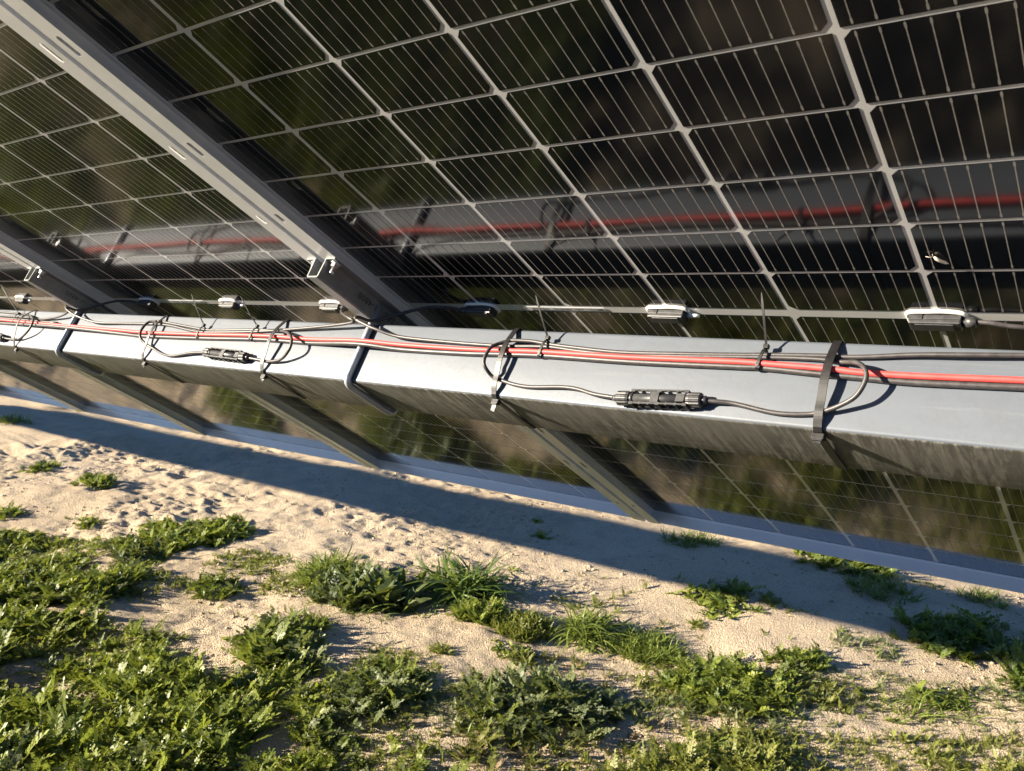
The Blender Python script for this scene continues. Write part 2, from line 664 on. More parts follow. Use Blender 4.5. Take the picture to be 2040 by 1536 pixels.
# junction boxes: black moulded housings glued on with white silicone
bm = bmesh.new()
box(bm, (-0.027, -0.010, 0.0015), (0.027, 0.008, 0.0145), 0, 0.0016)
box(bm, (-0.0272, 0.0035, 0.0016), (-0.0125, 0.0092, 0.0100), 0, 0.0006)
box(bm, (-0.010, 0.0035, 0.0016), (0.027, 0.0092, 0.0095), 0, 0.0006)
box(bm, (-0.020, -0.008, 0.0143), (0.020, 0.006, 0.0156), 0, 0.0006)
box(bm, (-0.006, 0.0088, 0.0045), (0.006, 0.0098, 0.0056), 0)
JBOX = mesh_of('junction_box', bm, M['plastic'])
bm = bmesh.new()
ring = []
for i in range(40):
    t = 2 * math.pi * i / 40
    cxx, cyy = math.cos(t), math.sin(t)
    k = 1 / (abs(cxx) ** 5 + abs(cyy) ** 5) ** 0.2
    wob = 1 + 0.05 * math.sin(5 * t + 1)
    ring.append((0.030 * cxx * k * (1 + 0.01 * math.sin(7 * t)), 0.0125 * cyy * k * wob - 0.0005, 0.0016))
sweep(bm, ring, circ(0.0028, 8), (0, 0, 1), True)
SEAL = mesh_of('silicone_bead', bm, M['seal'], True)
bm = bmesh.new()
lathe(bm, [(0.026, 0, 0.0075), (0.031, 0, 0.0075), (0.0312, 0, 0.0075), (0.041, 0, 0.0075), (0.0415, 0, 0.0075)], [0.0055, 0.0055, 0.0062, 0.0062, 0.004], 12)
GLAND = mesh_of('cable_gland', bm, M['plastic'])
bm = bmesh.new()
lathe(bm, [(-0.010, 0, 0.0), (0.0, 0.001, 0.0), (0.008, 0, 0.0)], [0.0030, 0.0036, 0.0026], 8)
GLOB = mesh_of('silicone_blob', bm, M['seal'], True)
bm = bmesh.new()
box(bm, (-0.071, -0.0042, 0.0006), (0.071, 0.0042, 0.0010), 0)
for i in range(34):
    x = -0.062 + i * 0.0036
    if i in (9, 10, 21, 27):
        continue
    h0 = 0.0010 if i % 3 else 0.0016
    box(bm, (x, -h0, 0.0011), (x + 0.0021, h0, 0.00125), 1)
for k in range(7):
    box(bm, (0.060 + k * 0.0011, -0.0026, 0.0011), (0.0606 + k * 0.0011, 0.0026, 0.00125), 1)
STICK = mesh_of('label_sticker', bm, [M['sticker'], M['print']])


def build_panel(full):
    t = bpy.data.objects.new('solar_panel', None)
    COL.objects.link(t)
    link('laminate', SHEET, t)
    link('frame_rail', RAIL_L, t)
    link('frame_rail', RAIL_R, t)
    link('end_rail', SHORT_T, t)
    link('end_rail', SHORT_B, t)
    if full:
        for x, y, me in CELLS:
            c = link('cell', me, t)
            c.location = (x, y, 0)
    else:
        c = link('cell', FARCELLS, t)
        c['kind'] = 'stuff'
    for k, side in ((-2, -1), (0, 0), (2, 1)):
        j = link('junction_box', JBOX, t)
        j.location = (k * CP + POFF, -0.001, 0)
        link('silicone_bead', SEAL, j)
        if side:
            gl = link('cable_gland', GLAND, j)
            gl.scale = (side, 1, 1)
        else:
            gl = link('silicone_blob', GLOB, j)
            gl.location = (0.036, -0.006, 0.004)
    s = link('label_sticker', STICK, t)
    s.location = (-CP + POFF - 0.005, 0.0, 0)
    return t


JU = 0.0165                                                     # first joint between panels
near = build_panel(True)
far = build_panel(False)
tint_lab = {0: 'large solar panel filling the right half, red cable mirrored in its back',
            -1: 'solar panel between the two slotted frame beams, left of the largest panel',
            -2: 'solar panel at the left edge beyond the second stub rail',
            -3: 'small distant solar panel corner low at the left, two joints from the nearest',
            -4: 'most distant visible sliver of solar panel at the far left'}
for k in range(-12, 3):
    base = near if k in (0, -1, -2, -3) else far
    o = base if k in (0, 2) else copy_tree(base)
    place(o, JU + PITCH * (k + 0.5), 0, 0)
    if k in tint_lab:
        tag(o, tint_lab[k], 'solar panel', 'solar panels in a row on the tube')
    else:
        tag(o, 'solar panel of the same row outside the picture', 'solar panel', 'solar panels in a row on the tube')

# the next row of the plant, behind the camera: it shows only as the dark low band mirrored in glass and metal
ROWY = -6.4
for k in range(-11, 4):
    o = copy_tree(far)
    place(o, JU + PITCH * (k + 0.5), 0, 0)
    o.location.y += ROWY
    tag(o, 'solar panel of the next row behind the camera', 'solar panel', 'solar panels of the next row')

# ------------------------------------------------------------------ torque tube
S, F = 0.1085, 0.05425
WB, WF = 0.1765 - 0.1085, 0.1765
bm = bmesh.new()
r = 0.0048
prof = []
for cx, cy, a0 in ((F - r, S / 2 - r, 0), (-(F - r), S / 2 - r, 90), (-(F - r), -(S / 2 - r), 180), (F - r, -(S / 2 - r), 270)):
    for k in range(6):
        t = rad(a0 + 90 * k / 5)
        prof.append((cx + r * math.cos(t), cy + r * math.sin(t)))
U0, U1 = -12.8, 3.4
nseg = 30
rings = [[bm.verts.new((U0 + (U1 - U0) * i / nseg, x, y)) for x, y in prof] for i in range(nseg + 1)]
for i in range(nseg):
    for j in range(len(prof)):
        k = (j + 1) % len(prof)
        f = bm.faces.new((rings[i][j], rings[i + 1][j], rings[i + 1][k], rings[i][k]))
        mid = (Vector((0, *prof[j])) + Vector((0, *prof[k]))) / 2
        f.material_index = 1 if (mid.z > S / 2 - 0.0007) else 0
        f.smooth = True
bm.faces.new(rings[0])
bm.faces.new(rings[-1])
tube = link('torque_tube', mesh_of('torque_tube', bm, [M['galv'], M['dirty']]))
place(tube, 0, 0, (WB + WF) / 2)
tag(tube, 'long square galvanised steel tube carrying the panels, cables strapped along its top face', 'torque tube')

t2 = tube.copy()
COL.objects.link(t2)
t2.location.y += ROWY
tag(t2, 'square steel tube of the next row behind the camera', 'torque tube')
# piles that carry the tubes, all outside the picture
for x, py in ((2.6, 0), (-12.0, 0), (2.6, ROWY), (-4.7, ROWY), (-12.0, ROWY)):
    bm = bmesh.new()
    zt = HT - 0.09
    box(bm, (-0.05, -0.004, -0.4), (0.05, 0.004, zt))
    box(bm, (-0.056, -0.06, -0.4), (-0.0502, 0.06, zt))
    box(bm, (0.0502, -0.06, -0.4), (0.056, 0.06, zt))
    box(bm, (-0.03, -0.11, zt), (0.03, 0.11, zt + 0.012))
    p = link('tracker_pile', mesh_of('tracker_pile', bm, M['pile']))
    p.location = (x, py, 0)
    tag(p, 'galvanised steel pile under the %s of the %s outside the picture' % ('right end' if x > 0 else 'left end' if x < -9 else 'middle', 'tube' if py == 0 else 'next row'), 'post', 'piles under the tube')

# ------------------------------------------------------------------ stub rails (hat section) at each joint, with bolts
RU = 0.0055                                                     # offset of the rail from the joint
bm = bmesh.new()
T = 0.0026
hz0, hz1 = FR + 0.0003, WB - 0.0008
outl = [(-0.0345, hz0), (-0.0145, hz0), (-0.0135, hz1), (0.0135, hz1), (0.0145, hz0), (0.0345, hz0),
        (0.0345, hz0 + T), (0.0165, hz0 + T), (0.0158, hz1 - 0.0)]
# outline of the folded sheet, outside then inside
out_ = [(-0.0345, hz0), (-0.0125, hz0), (-0.0108, hz1 - T), (0.0108, hz1 - T), (0.0125, hz0), (0.0345, hz0)]
in_ = [(0.0345, hz0 + T), (0.0150, hz0 + T), (0.0136, hz1 - 0.0028), (0.0112, hz1), (-0.0112, hz1), (-0.0136, hz1 - 0.0028), (-0.0150, hz0 + T), (-0.0345, hz0 + T)]
sec = out_ + in_
VL = 0.196
n = len(sec)
r0 = [bm.verts.new((x, -VL, z)) for x, z in sec]
r1 = [bm.verts.new((x, VL, z)) for x, z in sec]
for i in range(n):
    bm.faces.new((r0[i], r0[(i + 1) % n], r1[(i + 1) % n], r1[i]))
for rr in (r0, r1):
    es = [e for e in bm.edges if e.verts[0] in rr and e.verts[1] in rr]
    bmesh.ops.triangle_fill(bm, edges=es, use_beauty=True)
RAILM = mesh_of('stub_rail', bm, M['rail'])
bm = bmesh.new()
lathe(bm, [(0, 0, 0.0), (0, 0, 0.0016)], [0.0085, 0.0085], 14)
hexa = [(0.0066 * math.cos(rad(60 * i)), 0.0066 * math.sin(rad(60 * i))) for i in range(6)]
sweep(bm, [(0, 0, 0.0017), (0, 0, 0.0078)], hexa, None, False, True, 0, False)
lathe(bm, [(0, 0, 0.0079), (0, 0, 0.0175), (0, 0, 0.0185)], [0.0037, 0.0037, 0.0030], 10)
BOLTM = mesh_of('bolt', bm, M['bolt'])
bm = bmesh.new()
for s in (1, -1):
    v = s * (F + 0.0075)
    sweep(bm, [(0, v, hz0 + 0.008), (0, v, hz0 + 0.016)], [(0.0095 * math.cos(rad(60 * i)), 0.0095 * math.sin(rad(60 * i))) for i in range(6)], None, False, True, 0, False)
NUTM = mesh_of('nut', bm, M['bolt'])

cu = bpy.data.curves.new('stencil', 'FONT')
cu.body = '00A-2AZ  -1-4800'
cu.size = 0.0150
cu.extrude = 0.00012
cu.align_x = 'LEFT'
cu.space_character = 1.12
txo = bpy.data.objects.new('stencil_tmp', cu)
COL.objects.link(txo)
dg = bpy.context.evaluated_depsgraph_get()
dg.update()
TXM = bpy.data.meshes.new_from_object(txo.evaluated_get(dg))
bpy.data.objects.remove(txo)
TXM.name = 'stencilled_number'
TXM.materials.clear()
TXM.materials.append(M['ink'])
xs = [v.co.x for v in TXM.vertices]
tw = max(xs)
# reads up the slope, its top turned away from the panel, on the side web facing +u
TXM.transform(Matrix(((0, 0, 1, 0.01475), (1, 0, 0, 0.112 - tw), (0, 1, 0, 0.0415), (0, 0, 0, 1))))

rail = thing('stub_rail', (0, 0, 0), None, None)
link('rail_body', RAILM, rail)
for su in (1, -1):
    for sv in (1, -1):
        b = link('bolt', BOLTM, rail)
        b.location = (su * 0.0245, sv * 0.183, hz0 + T + 0.0002)
link('stencilled_number', TXM, rail)
link('nut', NUTM, rail)

# U-bolts round the tube
RB = 0.006
bm = bmesh.new()
pth = []
vv, ww = F + RB + 0.0006, WF + RB + 0.0006
pth.append((0, vv, hz0 + 0.004))
pth.append((0, vv, WB + 0.02))
for k in range(9):
    t = rad(90 * k / 8)
    rr_ = 0.013
    pth.append((0, vv - rr_ + rr_ * math.cos(t), ww - rr_ + rr_ * math.sin(t)))
for k in range(9):
    t = rad(90 + 90 * k / 8)
    pth.append((0, -vv + rr_ + rr_ * math.cos(t), ww - rr_ + rr_ * math.sin(t)))
pth.append((0, -vv, WB + 0.02))
pth.append((0, -vv, hz0 + 0.004))
sweep(bm, pth, circ(RB, 14), (1, 0, 0))
UBM = mesh_of('u_bolt', bm, M['rod'])

rl = {0: 'nearest grey hat-section stub rail with stencilled number, bolted across the big frame joint',
      -1: 'second grey stub rail from the right, bolted to the smaller frame joint',
      -2: 'partly hidden stub rail behind the cables at the left edge'}
ul = {0: 'galvanised U-bolt bent round the tube below the nearest stub rail',
      -1: 'galvanised U-bolt round the tube below the left stub rail'}
for k in range(-3, 2):
    o = rail if k == 0 else copy_tree(rail)
    place(o, JU + RU + PITCH * k, 0, 0)
    tag(o, rl.get(k, 'stub rail of the row outside the picture, %s end' % ('right' if k > 0 else 'left')), 'rail', 'stub rails across the panel joints')
    b = link('u_bolt', UBM)
    place(b, 0.0335 + (PITCH + 0.004) * k, 0, 0)
    tag(b, ul.get(k, 'U-bolt on the tube outside the picture, %s end, %s' % ('right' if k > 0 else 'left', 'nearer' if k in (1, -2) else 'farther')), 'u-bolt', 'U-bolts round the tube')

# ------------------------------------------------------------------ cables on the tube's top face
RED = [(-1.6605, .0628, .1034), (-1.4434, .0628, .1058), (-1.0723, .0640, .1113), (-.7697, .0628, .1146), (-.6696, .0628, .116), (-.4557, .0628, .1126), (-.2781, .0628, .1078), (-.1917, .0628, .1074), (-.1002, .0632, .1087), (.031, .0690, .1087), (.1261, .0632, .1089), (.255, .0628, .1095), (.3318, .0628, .1081), (.4075, .0628, .1065), (.5326, .0628, .1071), (.6182, .0628, .1057), (.6959, .0628, .1044), (.7193, .0628, .1049), (.7926, .0628, .1066), (.8295, .0628, .109), (.8833, .0628, .1093), (.982, .0628, .107), (1.0304, .0628, .1065)]
BLK = [(-1.6569, .0585, .1116), (-1.4407, .0585, .1135), (-1.0709, .0685, .1181), (-.7692, .0585, .1206), (-.6682, .0585, .1229), (-.4549, .0585, .1189), (-.2777, .0585, .1136), (-.1915, .0585, .113), (-.1001, .0590, .114), (.032, .0700, .1155), (.1269, .0590, .1153), (.2551, .0585, .1147), (.3315, .0585, .1122), (.4071, .0585, .1104), (.5326, .0585, .1114), (.6183, .0585, .1104), (.6959, .0585, .1088), (.7192, .0585, .1086), (.793, .0585, .1119), (.8296, .0585, .1129), (.8837, .0585, .1148), (.9825, .0585, .1125), (1.0309, .0585, .1122)]
A = [(1.0273, .0622, .0773), (.9785, .0622, .0795), (.926, .0633, .0825), (.8786, .0612, .084), (.8333, .0592, .0879), (.8024, .0582, .0892), (.7886, .0582, .0887), (.7215, .0582, .0912), (.6912, .0582, .0929), (.6144, .0602, .0969), (.5287, .0602, .0994), (.4567, .0602, .0963), (.4046, .0602, .0926), (.378, .0612, .0903), (.348, .0633, .0912), (.3372, .0640, .0933), (.3277, .0680, .0998), (.3222, .0762, .1111), (.3203, .0783, .1245), (.3203, .0772, .1345), (.3245, .0742, .1423), (.3298, .0630, .1487), (.3378, .0592, .1514), (.3484, .0582, .1531), (.3729, .0582, .1575), (.4026, .0582, .159), (.4516, .0592, .1555), (.4794, .0602, .1567), (.5085, .0622, .1625), (.5462, .0643, .1659)]
B = [(.661, .0643, .1588), (.6789, .0622, .1575), (.6981, .0592, .1569), (.7388, .0582, .1626), (.7625, .0582, .1633), (.7854, .0582, .1609), (.7984, .0602, .1581), (.8178, .0653, .1509), (.8346, .0722, .1409), (.8419, .0772, .1234), (.838, .0772, .1112), (.8267, .0722, .1021), (.8061, .0605, .0966), (.7839, .0592, .094), (.7465, .0582, .0937), (.717, .0582, .0948), (.6713, .0582, .0967), (.5893, .0592, .1006), (.5295, .0592, .1032), (.4576, .0592, .1003), (.4057, .0592, .0967), (.3404, .0582, .0986), (.3171, .0582, .0989), (.2261, .0592, .0978), (.1192, .0663, .0966), (.0698, .0793, .0911), (.0438, .0835, .085), (.0268, .0855, .080), (.0222, .0880, .0765), (.026, .0841, .0735), (.0345, .0700, .0715), (.0435, .0570, .0620), (.0741, .0475, .044), (.097, .0377, .030), (.116, .0263, .018), (.140, .012, .010), (.160, .0, .0075)]
Cc = [(-.148, .0, .0075), (-.11, .022, .020), (-.06, .058, .050), (-.012, .078, .070), (.006, .0760, .0770), (-.012, .0722, .0795), (-.0752, .0663, .0836), (-.1727, .0602, .0896), (-.2332, .0582, .0927), (-.294, .0582, .0938), (-.4169, .0582, .0993), (-.4688, .0582, .0977), (-.6206, .0592, .0863), (-.6417, .0622, .0874), (-.6576, .0683, .0939), (-.6572, .0742, .1135), (-.6489, .0742, .1316), (-.6334, .0663, .1423), (-.6026, .0592, .1502), (-.557, .0582, .1604), (-.5141, .0592, .1632), (-.4477, .0633, .1548), (-.397, .0643, .1515)]
D = [(-.2563, .0643, .1544), (-.2445, .0622, .1547), (-.2138, .0592, .1555), (-.1948, .0602, .1569), (-.1564, .0640, .1527), (-.1292, .0752, .139), (-.1288, .0783, .1216), (-.149, .0742, .1071), (-.181, .0663, .0975), (-.2204, .0592, .0939), (-.2909, .0582, .0981), (-.4134, .0582, .1038), (-.4803, .0582, .104), (-.598, .0582, .093), (-.6939, .0582, .0929), (-.7945, .0592, .0953), (-.8808, .0622, .0983), (-.9308, .0693, .097), (-.981, .0793, .0911), (-1.007, .0835, .085), (-1.024, .0855, .080), (-1.0286, .0880, .0765), (-1.025, .0841, .0735), (-1.0165, .0700, .0715), (-1.0075, .0570, .0620), (-.977, .0475, .044), (-.954, .0377, .030), (-.935, .0263, .018), (-.911, .012, .010), (-.891, .0, .0075)]
E1 = [(-1.19, .0, .0075), (-1.15, .026, .024), (-1.10, .062, .056), (-1.050, .078, .071), (-1.0434, .0740, .0795), (-1.0974, .0663, .0898), (-1.1996, .0602, .0962), (-1.2716, .0602, .0936), (-1.4697, .0592, .0917), (-1.6877, .0592, .0902), (-2.3, .0592, .091)]
E2 = [(-1.345, .0643, .1590), (-1.3204, .0622, .1598), (-1.2765, .0602, .1583), (-1.247, .0633, .1542), (-1.2065, .0722, .1387), (-1.1949, .0762, .1187), (-1.2171, .0722, .1023), (-1.2807, .0622, .0875), (-1.3855, .0582, .0813), (-1.7093, .0582, .0765), (-2.3, .0582, .078)]
G = [(.918, .0, .0075), (.932, .0, .0085), (.95, -.003, .010), (.985, -.006, .012), (1.03, .012, .03), (1.05, .05, .055), (1.06, .072, .068), (1.075, .070, .074), (1.12, .062, .076), (1.4, .0622, .079)]
H_ = [(-1.475, .0643, .1560), (-1.53, .0615, .1500), (-1.66, .0592, .1380), (-1.71, .072, .118), (-1.66, .066, .0985), (-1.45, .0585, .0985), (-1.36, .0585, .0990), (-1.10, .0600, .1040)]


def ext(p, lo, hi):
    q = list(p)
    if lo is not None:
        q = [(lo, *q[0][1:])] + [(q[0][0] - d, *q[0][1:]) for d in (3.0, .8, .2)] + q
    if hi is not None:
        q = q + [(q[-1][0] + d, *q[-1][1:]) for d in (.1, .5)] + [(hi, *q[-1][1:])]
    return q


def cable(name, pts, r, mat, label, cat='cable', group=None, n=6):
    b = pts[len(pts) // 2]
    bm = bmesh.new()
    sweep(bm, catmull([Vector(p) - Vector(b) for p in pts], n), circ(r, 12))
    o = link(name, mesh_of(name, bm, mat))
    place(o, *b)
    return tag(o, label, cat, group)


cable('power_cable', ext(RED, -12, 3.2), .0035, M['red'], 'red power cable running the whole length of the tube')
cable('power_cable', ext(BLK, -12, 3.2), .0037, M['black'], 'straight black power cable lying along the lower side of the red cable')
GC = 'thin black panel leads on the tube'
cable('panel_lead', [(2.6, .0622, .078), (1.5, .0622, .0775), (1.13, .0622, .077)] + A, .0027, M['black'], 'thin black lead from the right edge, looping at the nearer end into the large connector', 'cable', GC)
cable('panel_lead', B, .0027, M['black'], 'thin black lead looping out of the right end of the large connector', 'cable', GC)
cable('panel_lead', Cc, .0027, M['black'], 'thin black lead looping into the left end of the smaller connector', 'cable', GC)
cable('panel_lead', D, .0027, M['black'], 'thin black lead looping out of the right end of the smaller connector', 'cable', GC)
cable('panel_lead', E1, .0027, M['black'], 'thin black lead sagging left from the left stub rail', 'cable', GC)
cable('panel_lead', E2, .0027, M['black'], 'thin black lead in the loop at the far left edge', 'cable', GC)
cable('panel_lead', G, .0027, M['black'], 'thin black lead leaving the sunlit junction box at the right edge', 'cable', GC)

# connectors
UP = Vector((0, 1, 0))


def connector(p0, p1, label, grp):
    p0, p1 = Vector(p0), Vector(p1)
    base = (p0 + p1) / 2
    t = thing('cable_connector', tuple(base), label, 'connector', grp)
    X = (p1 - p0).normalized()
    Z = (UP - X * UP.dot(X)).normalized()
    Y = Z.cross(X)
    Lc = (p1 - p0).length
    fr = Matrix((X, Y, Z)).transposed().to_4x4()

    def add(name, bm, mat=M['plastic'], smooth=False):
        bm.transform(fr)
        return link(name, mesh_of(name, bm, mat), t)
    h = Lc / 2
    for s in (1, -1):
        bm = bmesh.new()
        prof = []
        for i in range(48):
            a = 2 * math.pi * i / 48
            rr = 0.0088 + (0.0007 if (i % 4) < 2 else 0.0)
            prof.append((rr * math.cos(a), rr * math.sin(a)))
        x0, x1 = s * (h - 0.0005), s * (h - 0.0185)
        sweep(bm, [(x0, 0, 0), (s * (h - 0.002), 0, 0), (s * (h - 0.015), 0, 0), (x1, 0, 0)], prof, (0, 0, 1), False, True, 0, False, [0.72, 0.98, 1.0, 0.93])
        add('nut', bm)
        bm = bmesh.new()
        lathe(bm, [(s * (h + 0.006), 0, 0), (s * (h - 0.001), 0, 0)], [0.0036, 0.0058], 12)
        add('cable_seal', bm)
    bm = bmesh.new()
    lathe(bm, [(-h + 0.0186, 0, 0), (h - 0.0186, 0, 0)], [0.0060, 0.0060], 16)
    lathe(bm, [(-h + 0.0187, 0, 0), (-h + 0.024, 0, 0)], [0.0072, 0.0066], 16)
    add('core', bm)
    bm = bmesh.new()
    g0, g1 = -h + 0.024, h - 0.0192
    for sy in (1, -1):
        for za in (0.0042, -0.0074):
            box(bm, (g0, sy * 0.0088 - 0.0010, za), (g1, sy * 0.0088 + 0.0010, za + 0.0030))
    nb = 7
    for i in range(nb):
        x = g0 + (g1 - g0) * i / (nb - 1)
        wv = 0.0010 if i not in (0, 3, 6) else 0.0026
        for sy in (1, -1):
            box(bm, (x - wv, sy * 0.0085 - 0.0022, -0.0072), (x + wv, sy * 0.0085 + 0.0015, 0.0071))
    box(bm, (-0.0085, -0.0074, 0.0050), (0.0025, 0.0074, 0.0068))
    box(bm, (g1 - 0.013, -0.0052, 0.0056), (g1 - 0.002, 0.0052, 0.0066))
    add('latch_cage', bm)
    return t


connector((.5462, .0643, .1659), (.661, .0643, .1588), 'large black two-part cable connector lying below the red cable', 'cable connectors on the tube')
connector((-.397, .0643, .1515), (-.2563, .0643, .1544), 'smaller glinting black cable connector left of the nearest U-bolt', 'cable connectors on the tube')
connector((-1.475, .0643, .1560), (-1.345, .0643, .1590), 'cut-off black cable connector at the far left edge', 'cable connectors on the tube')
cable('panel_lead', H_, .0027, M['black'], 'thin black lead behind the cut-off connector at the far left', 'cable', GC)


# broad cable straps round the tube
def strap(ut, ub, bulge, label, width=0.0085, tail=0.016):
    k = 0.0009
    ev, ew = F + k, S / 2 + k
    cw = (WB + WF) / 2
    pts = [(ub, F + 0.002 + k, ew - 0.003), (ub + (ut - ub) * .06, F + 0.0055 + bulge * .25, ew - 0.016), (ub + (ut - ub) * .25, F + bulge * 0.72, ew - 0.030), (ub + (ut - ub) * .5, F + bulge, ew - 0.053),
           (ub + (ut - ub) * .72, F + bulge * 0.95, ew - 0.074), (ub + (ut - ub) * .88, F + bulge * 0.62, ew - 0.091), (ut, F + k + .001, -ew + 0.002), (ut, F - 0.004, -ew - .0004)]
    front = catmull(pts, 5)
    loop = front + [(ut, 0, -ew), (ut, -F + .004, -ew), (ut, -ev, -ew + .003), (ut, -ev, 0), (ub, -ev, ew - .003), (ub, -F + .004, ew + .0006), (ub, 0, ew + .0018), (ub, F - .008, ew + .0016), (ub, F - .001, ew + .0008)]
    t = thing('cable_strap', (ub, 0, cw), label, 'cable tie', 'broad cable straps round the tube')
    bm = bmesh.new()
    sweep(bm, [(p[0] - ub, p[1], p[2]) for p in loop], rect(width, 0.0014), (1, 0, 0), True, False, 0, False)
    link('band', mesh_of('band', bm, M['nylon']), t)
    bm = bmesh.new()
    hw = width * 0.72
    box(bm, (-hw, F - 0.011, ew + 0.0005), (hw, F - 0.0035, ew + 0.0080), 0, 0.0009)
    box(bm, (-hw * 0.8, F - 0.0060, ew + 0.0060), (hw * 0.8, F - 0.0036, ew + 0.0098), 0, 0.0004)
    link('head', mesh_of('head', bm, M['nylon']), t)
    bm = bmesh.new()
    sweep(bm, [(0, F - 0.0065, ew + 0.0079), (-.0005, F - 0.0075, ew + 0.0079 + tail * .5), (-.002, F - 0.0095, ew + 0.0079 + tail)], rect(width * 0.85, 0.0013), (1, 0, 0), False, True, 0, False)
    link('tail', mesh_of('tail', bm, M['nylon']), t)
    return t


strap(.796, .797, .0150, 'nearest broad black strap, right of the large connector, with square head', 0.0095, 0.005)
strap(.338, .342, .0150, 'broad black strap round the tube left of the large connector, short tail below its head', 0.0085, 0.010)
strap(-.204, -.205, .0165, 'broad black strap round the tube right of the smaller connector', 0.0085, 0.006)
strap(-.623, -.627, .0155, 'broad black strap round the tube left of the smaller connector', 0.0080, 0.005)
strap(-1.279, -1.277, .0225, 'distant broad black strap round the tube at the far left', 0.0075, 0.005)


# narrow ties holding the bundle, with long upright tails
def bundle_tie(u, wc, span, tip, label):
    t = thing('bundle_tie', (u, F, wc), label, 'cable tie', 'narrow ties with upright tails')
    bm = bmesh.new()
    pts = []
    for k in range(20):
        a = 2 * math.pi * k / 20
        cx, cy = math.cos(a), math.sin(a)
        kk = 1 / (abs(cx) ** 3 + abs(cy) ** 3) ** (1 / 3)
        pts.append((-0.004 * cx * kk * 0.5, 0.0068 + 0.0064 * cy * kk, span / 2 * cx * kk))
    sweep(bm, pts, rect(0.0040, 0.0012), (1, 0, 0), True, False, 0, False)
    link('band', mesh_of('band', bm, M['nylon']), t)
    hd = Vector((0.003, 0.0105, -span / 2 - 0.003))
    bm = bmesh.new()
    box(bm, hd - Vector((.0032, .0028, .0026)), hd + Vector((.0032, .0028, .0026)), 0, 0.0006)
    link('head', mesh_of('head', bm, M['nylon']), t)
    bm = bmesh.new()
    tp = Vector(tip) - Vector((u, F, wc))
    mid = (hd + tp) / 2 + Vector((0.001, 0.002, 0.001))
    ps = catmull([hd, mid, tp], 5)
    sweep(bm, ps, rect(0.0027, 0.0011), (1, 0, 0), False, True, 0, False, [1.0] * (len(ps) - 2) + [0.7, 0.35])
    link('tail', mesh_of('tail', bm, M['nylon']), t)


bundle_tie(.403, .1015, .026, (.392, .104, .041), 'narrow tie with upright tail in front of the serial label')
bundle_tie(.717, .1000, .026, (.715, .104, .035), 'narrow tie with upright tail left of the nearest broad strap')
bundle_tie(-.452, .1080, .026, (-.477, .104, .044), 'narrow tie with upright tail above the smaller connector, left of a pair')
bundle_tie(-.274, .1045, .026, (-.305, .104, .047), 'narrow tie with upright tail above the smaller connector, right of a pair')
bundle_tie(-1.348, .1000, .026, (-1.449, .104, .020), 'narrow tie with upright tail at the far left edge')

# a small moth on the glass
moth = thing('moth', (.898, .116, .0008), 'small pale moth resting on the glass near the right edge', 'insect')
bm = bmesh.new()
lathe(bm, [(0, .006, .002), (0.0004, .003, .0028), (0.001, -.004, .0024), (0.002, -.010, .0012)], [.0009, .0017, .0016, .0006], 8)
link('body', mesh_of('body', bm, M['wing'], True), moth)
for s in (1, -1):
    bm = bmesh.new()
    v = [bm.verts.new(p) for p in ((0, .004, .0032), (s * .0026, .002, .0030), (s * .0030 + .001, -.006, .0018), (.002 + s * .001, -.0125, .0012), (0.001, -.008, .0030))]
    bm.faces.new(v)
    bmesh.ops.solidify(bm, geom=bm.faces[:], thickness=0.0002)
    link('wing', mesh_of('wing', bm, M['wing']), moth)
    bm = bmesh.new()
    sweep(bm, [(0, .006, .002), (s * .002 - .001, .009, .003), (s * .004 - .002, .011, .0022)], circ(.00022, 5))
    link('antenna', mesh_of('antenna', bm, M['wing']), moth)
moth.rotation_euler.rotate_axis('Z', rad(30))
# ------------------------------------------------------------------ weeds
def arch(L, e0, e1, n, side=0.0):
    """points along a leaf that rises at e0 and ends at e1 (degrees)"""
    x, z, y = 0.0, 0.0, 0.0
    P = [(0, 0, 0)]
    for i in range(n):
        e = rad(e0 + (e1 - e0) * ((i + 0.5) / n) ** 0.8)
        x += L / n * math.cos(e)
        z += L / n * math.sin(e)
        y += side * L / n * (i / n)
        P.append((x, y, z))
    return P


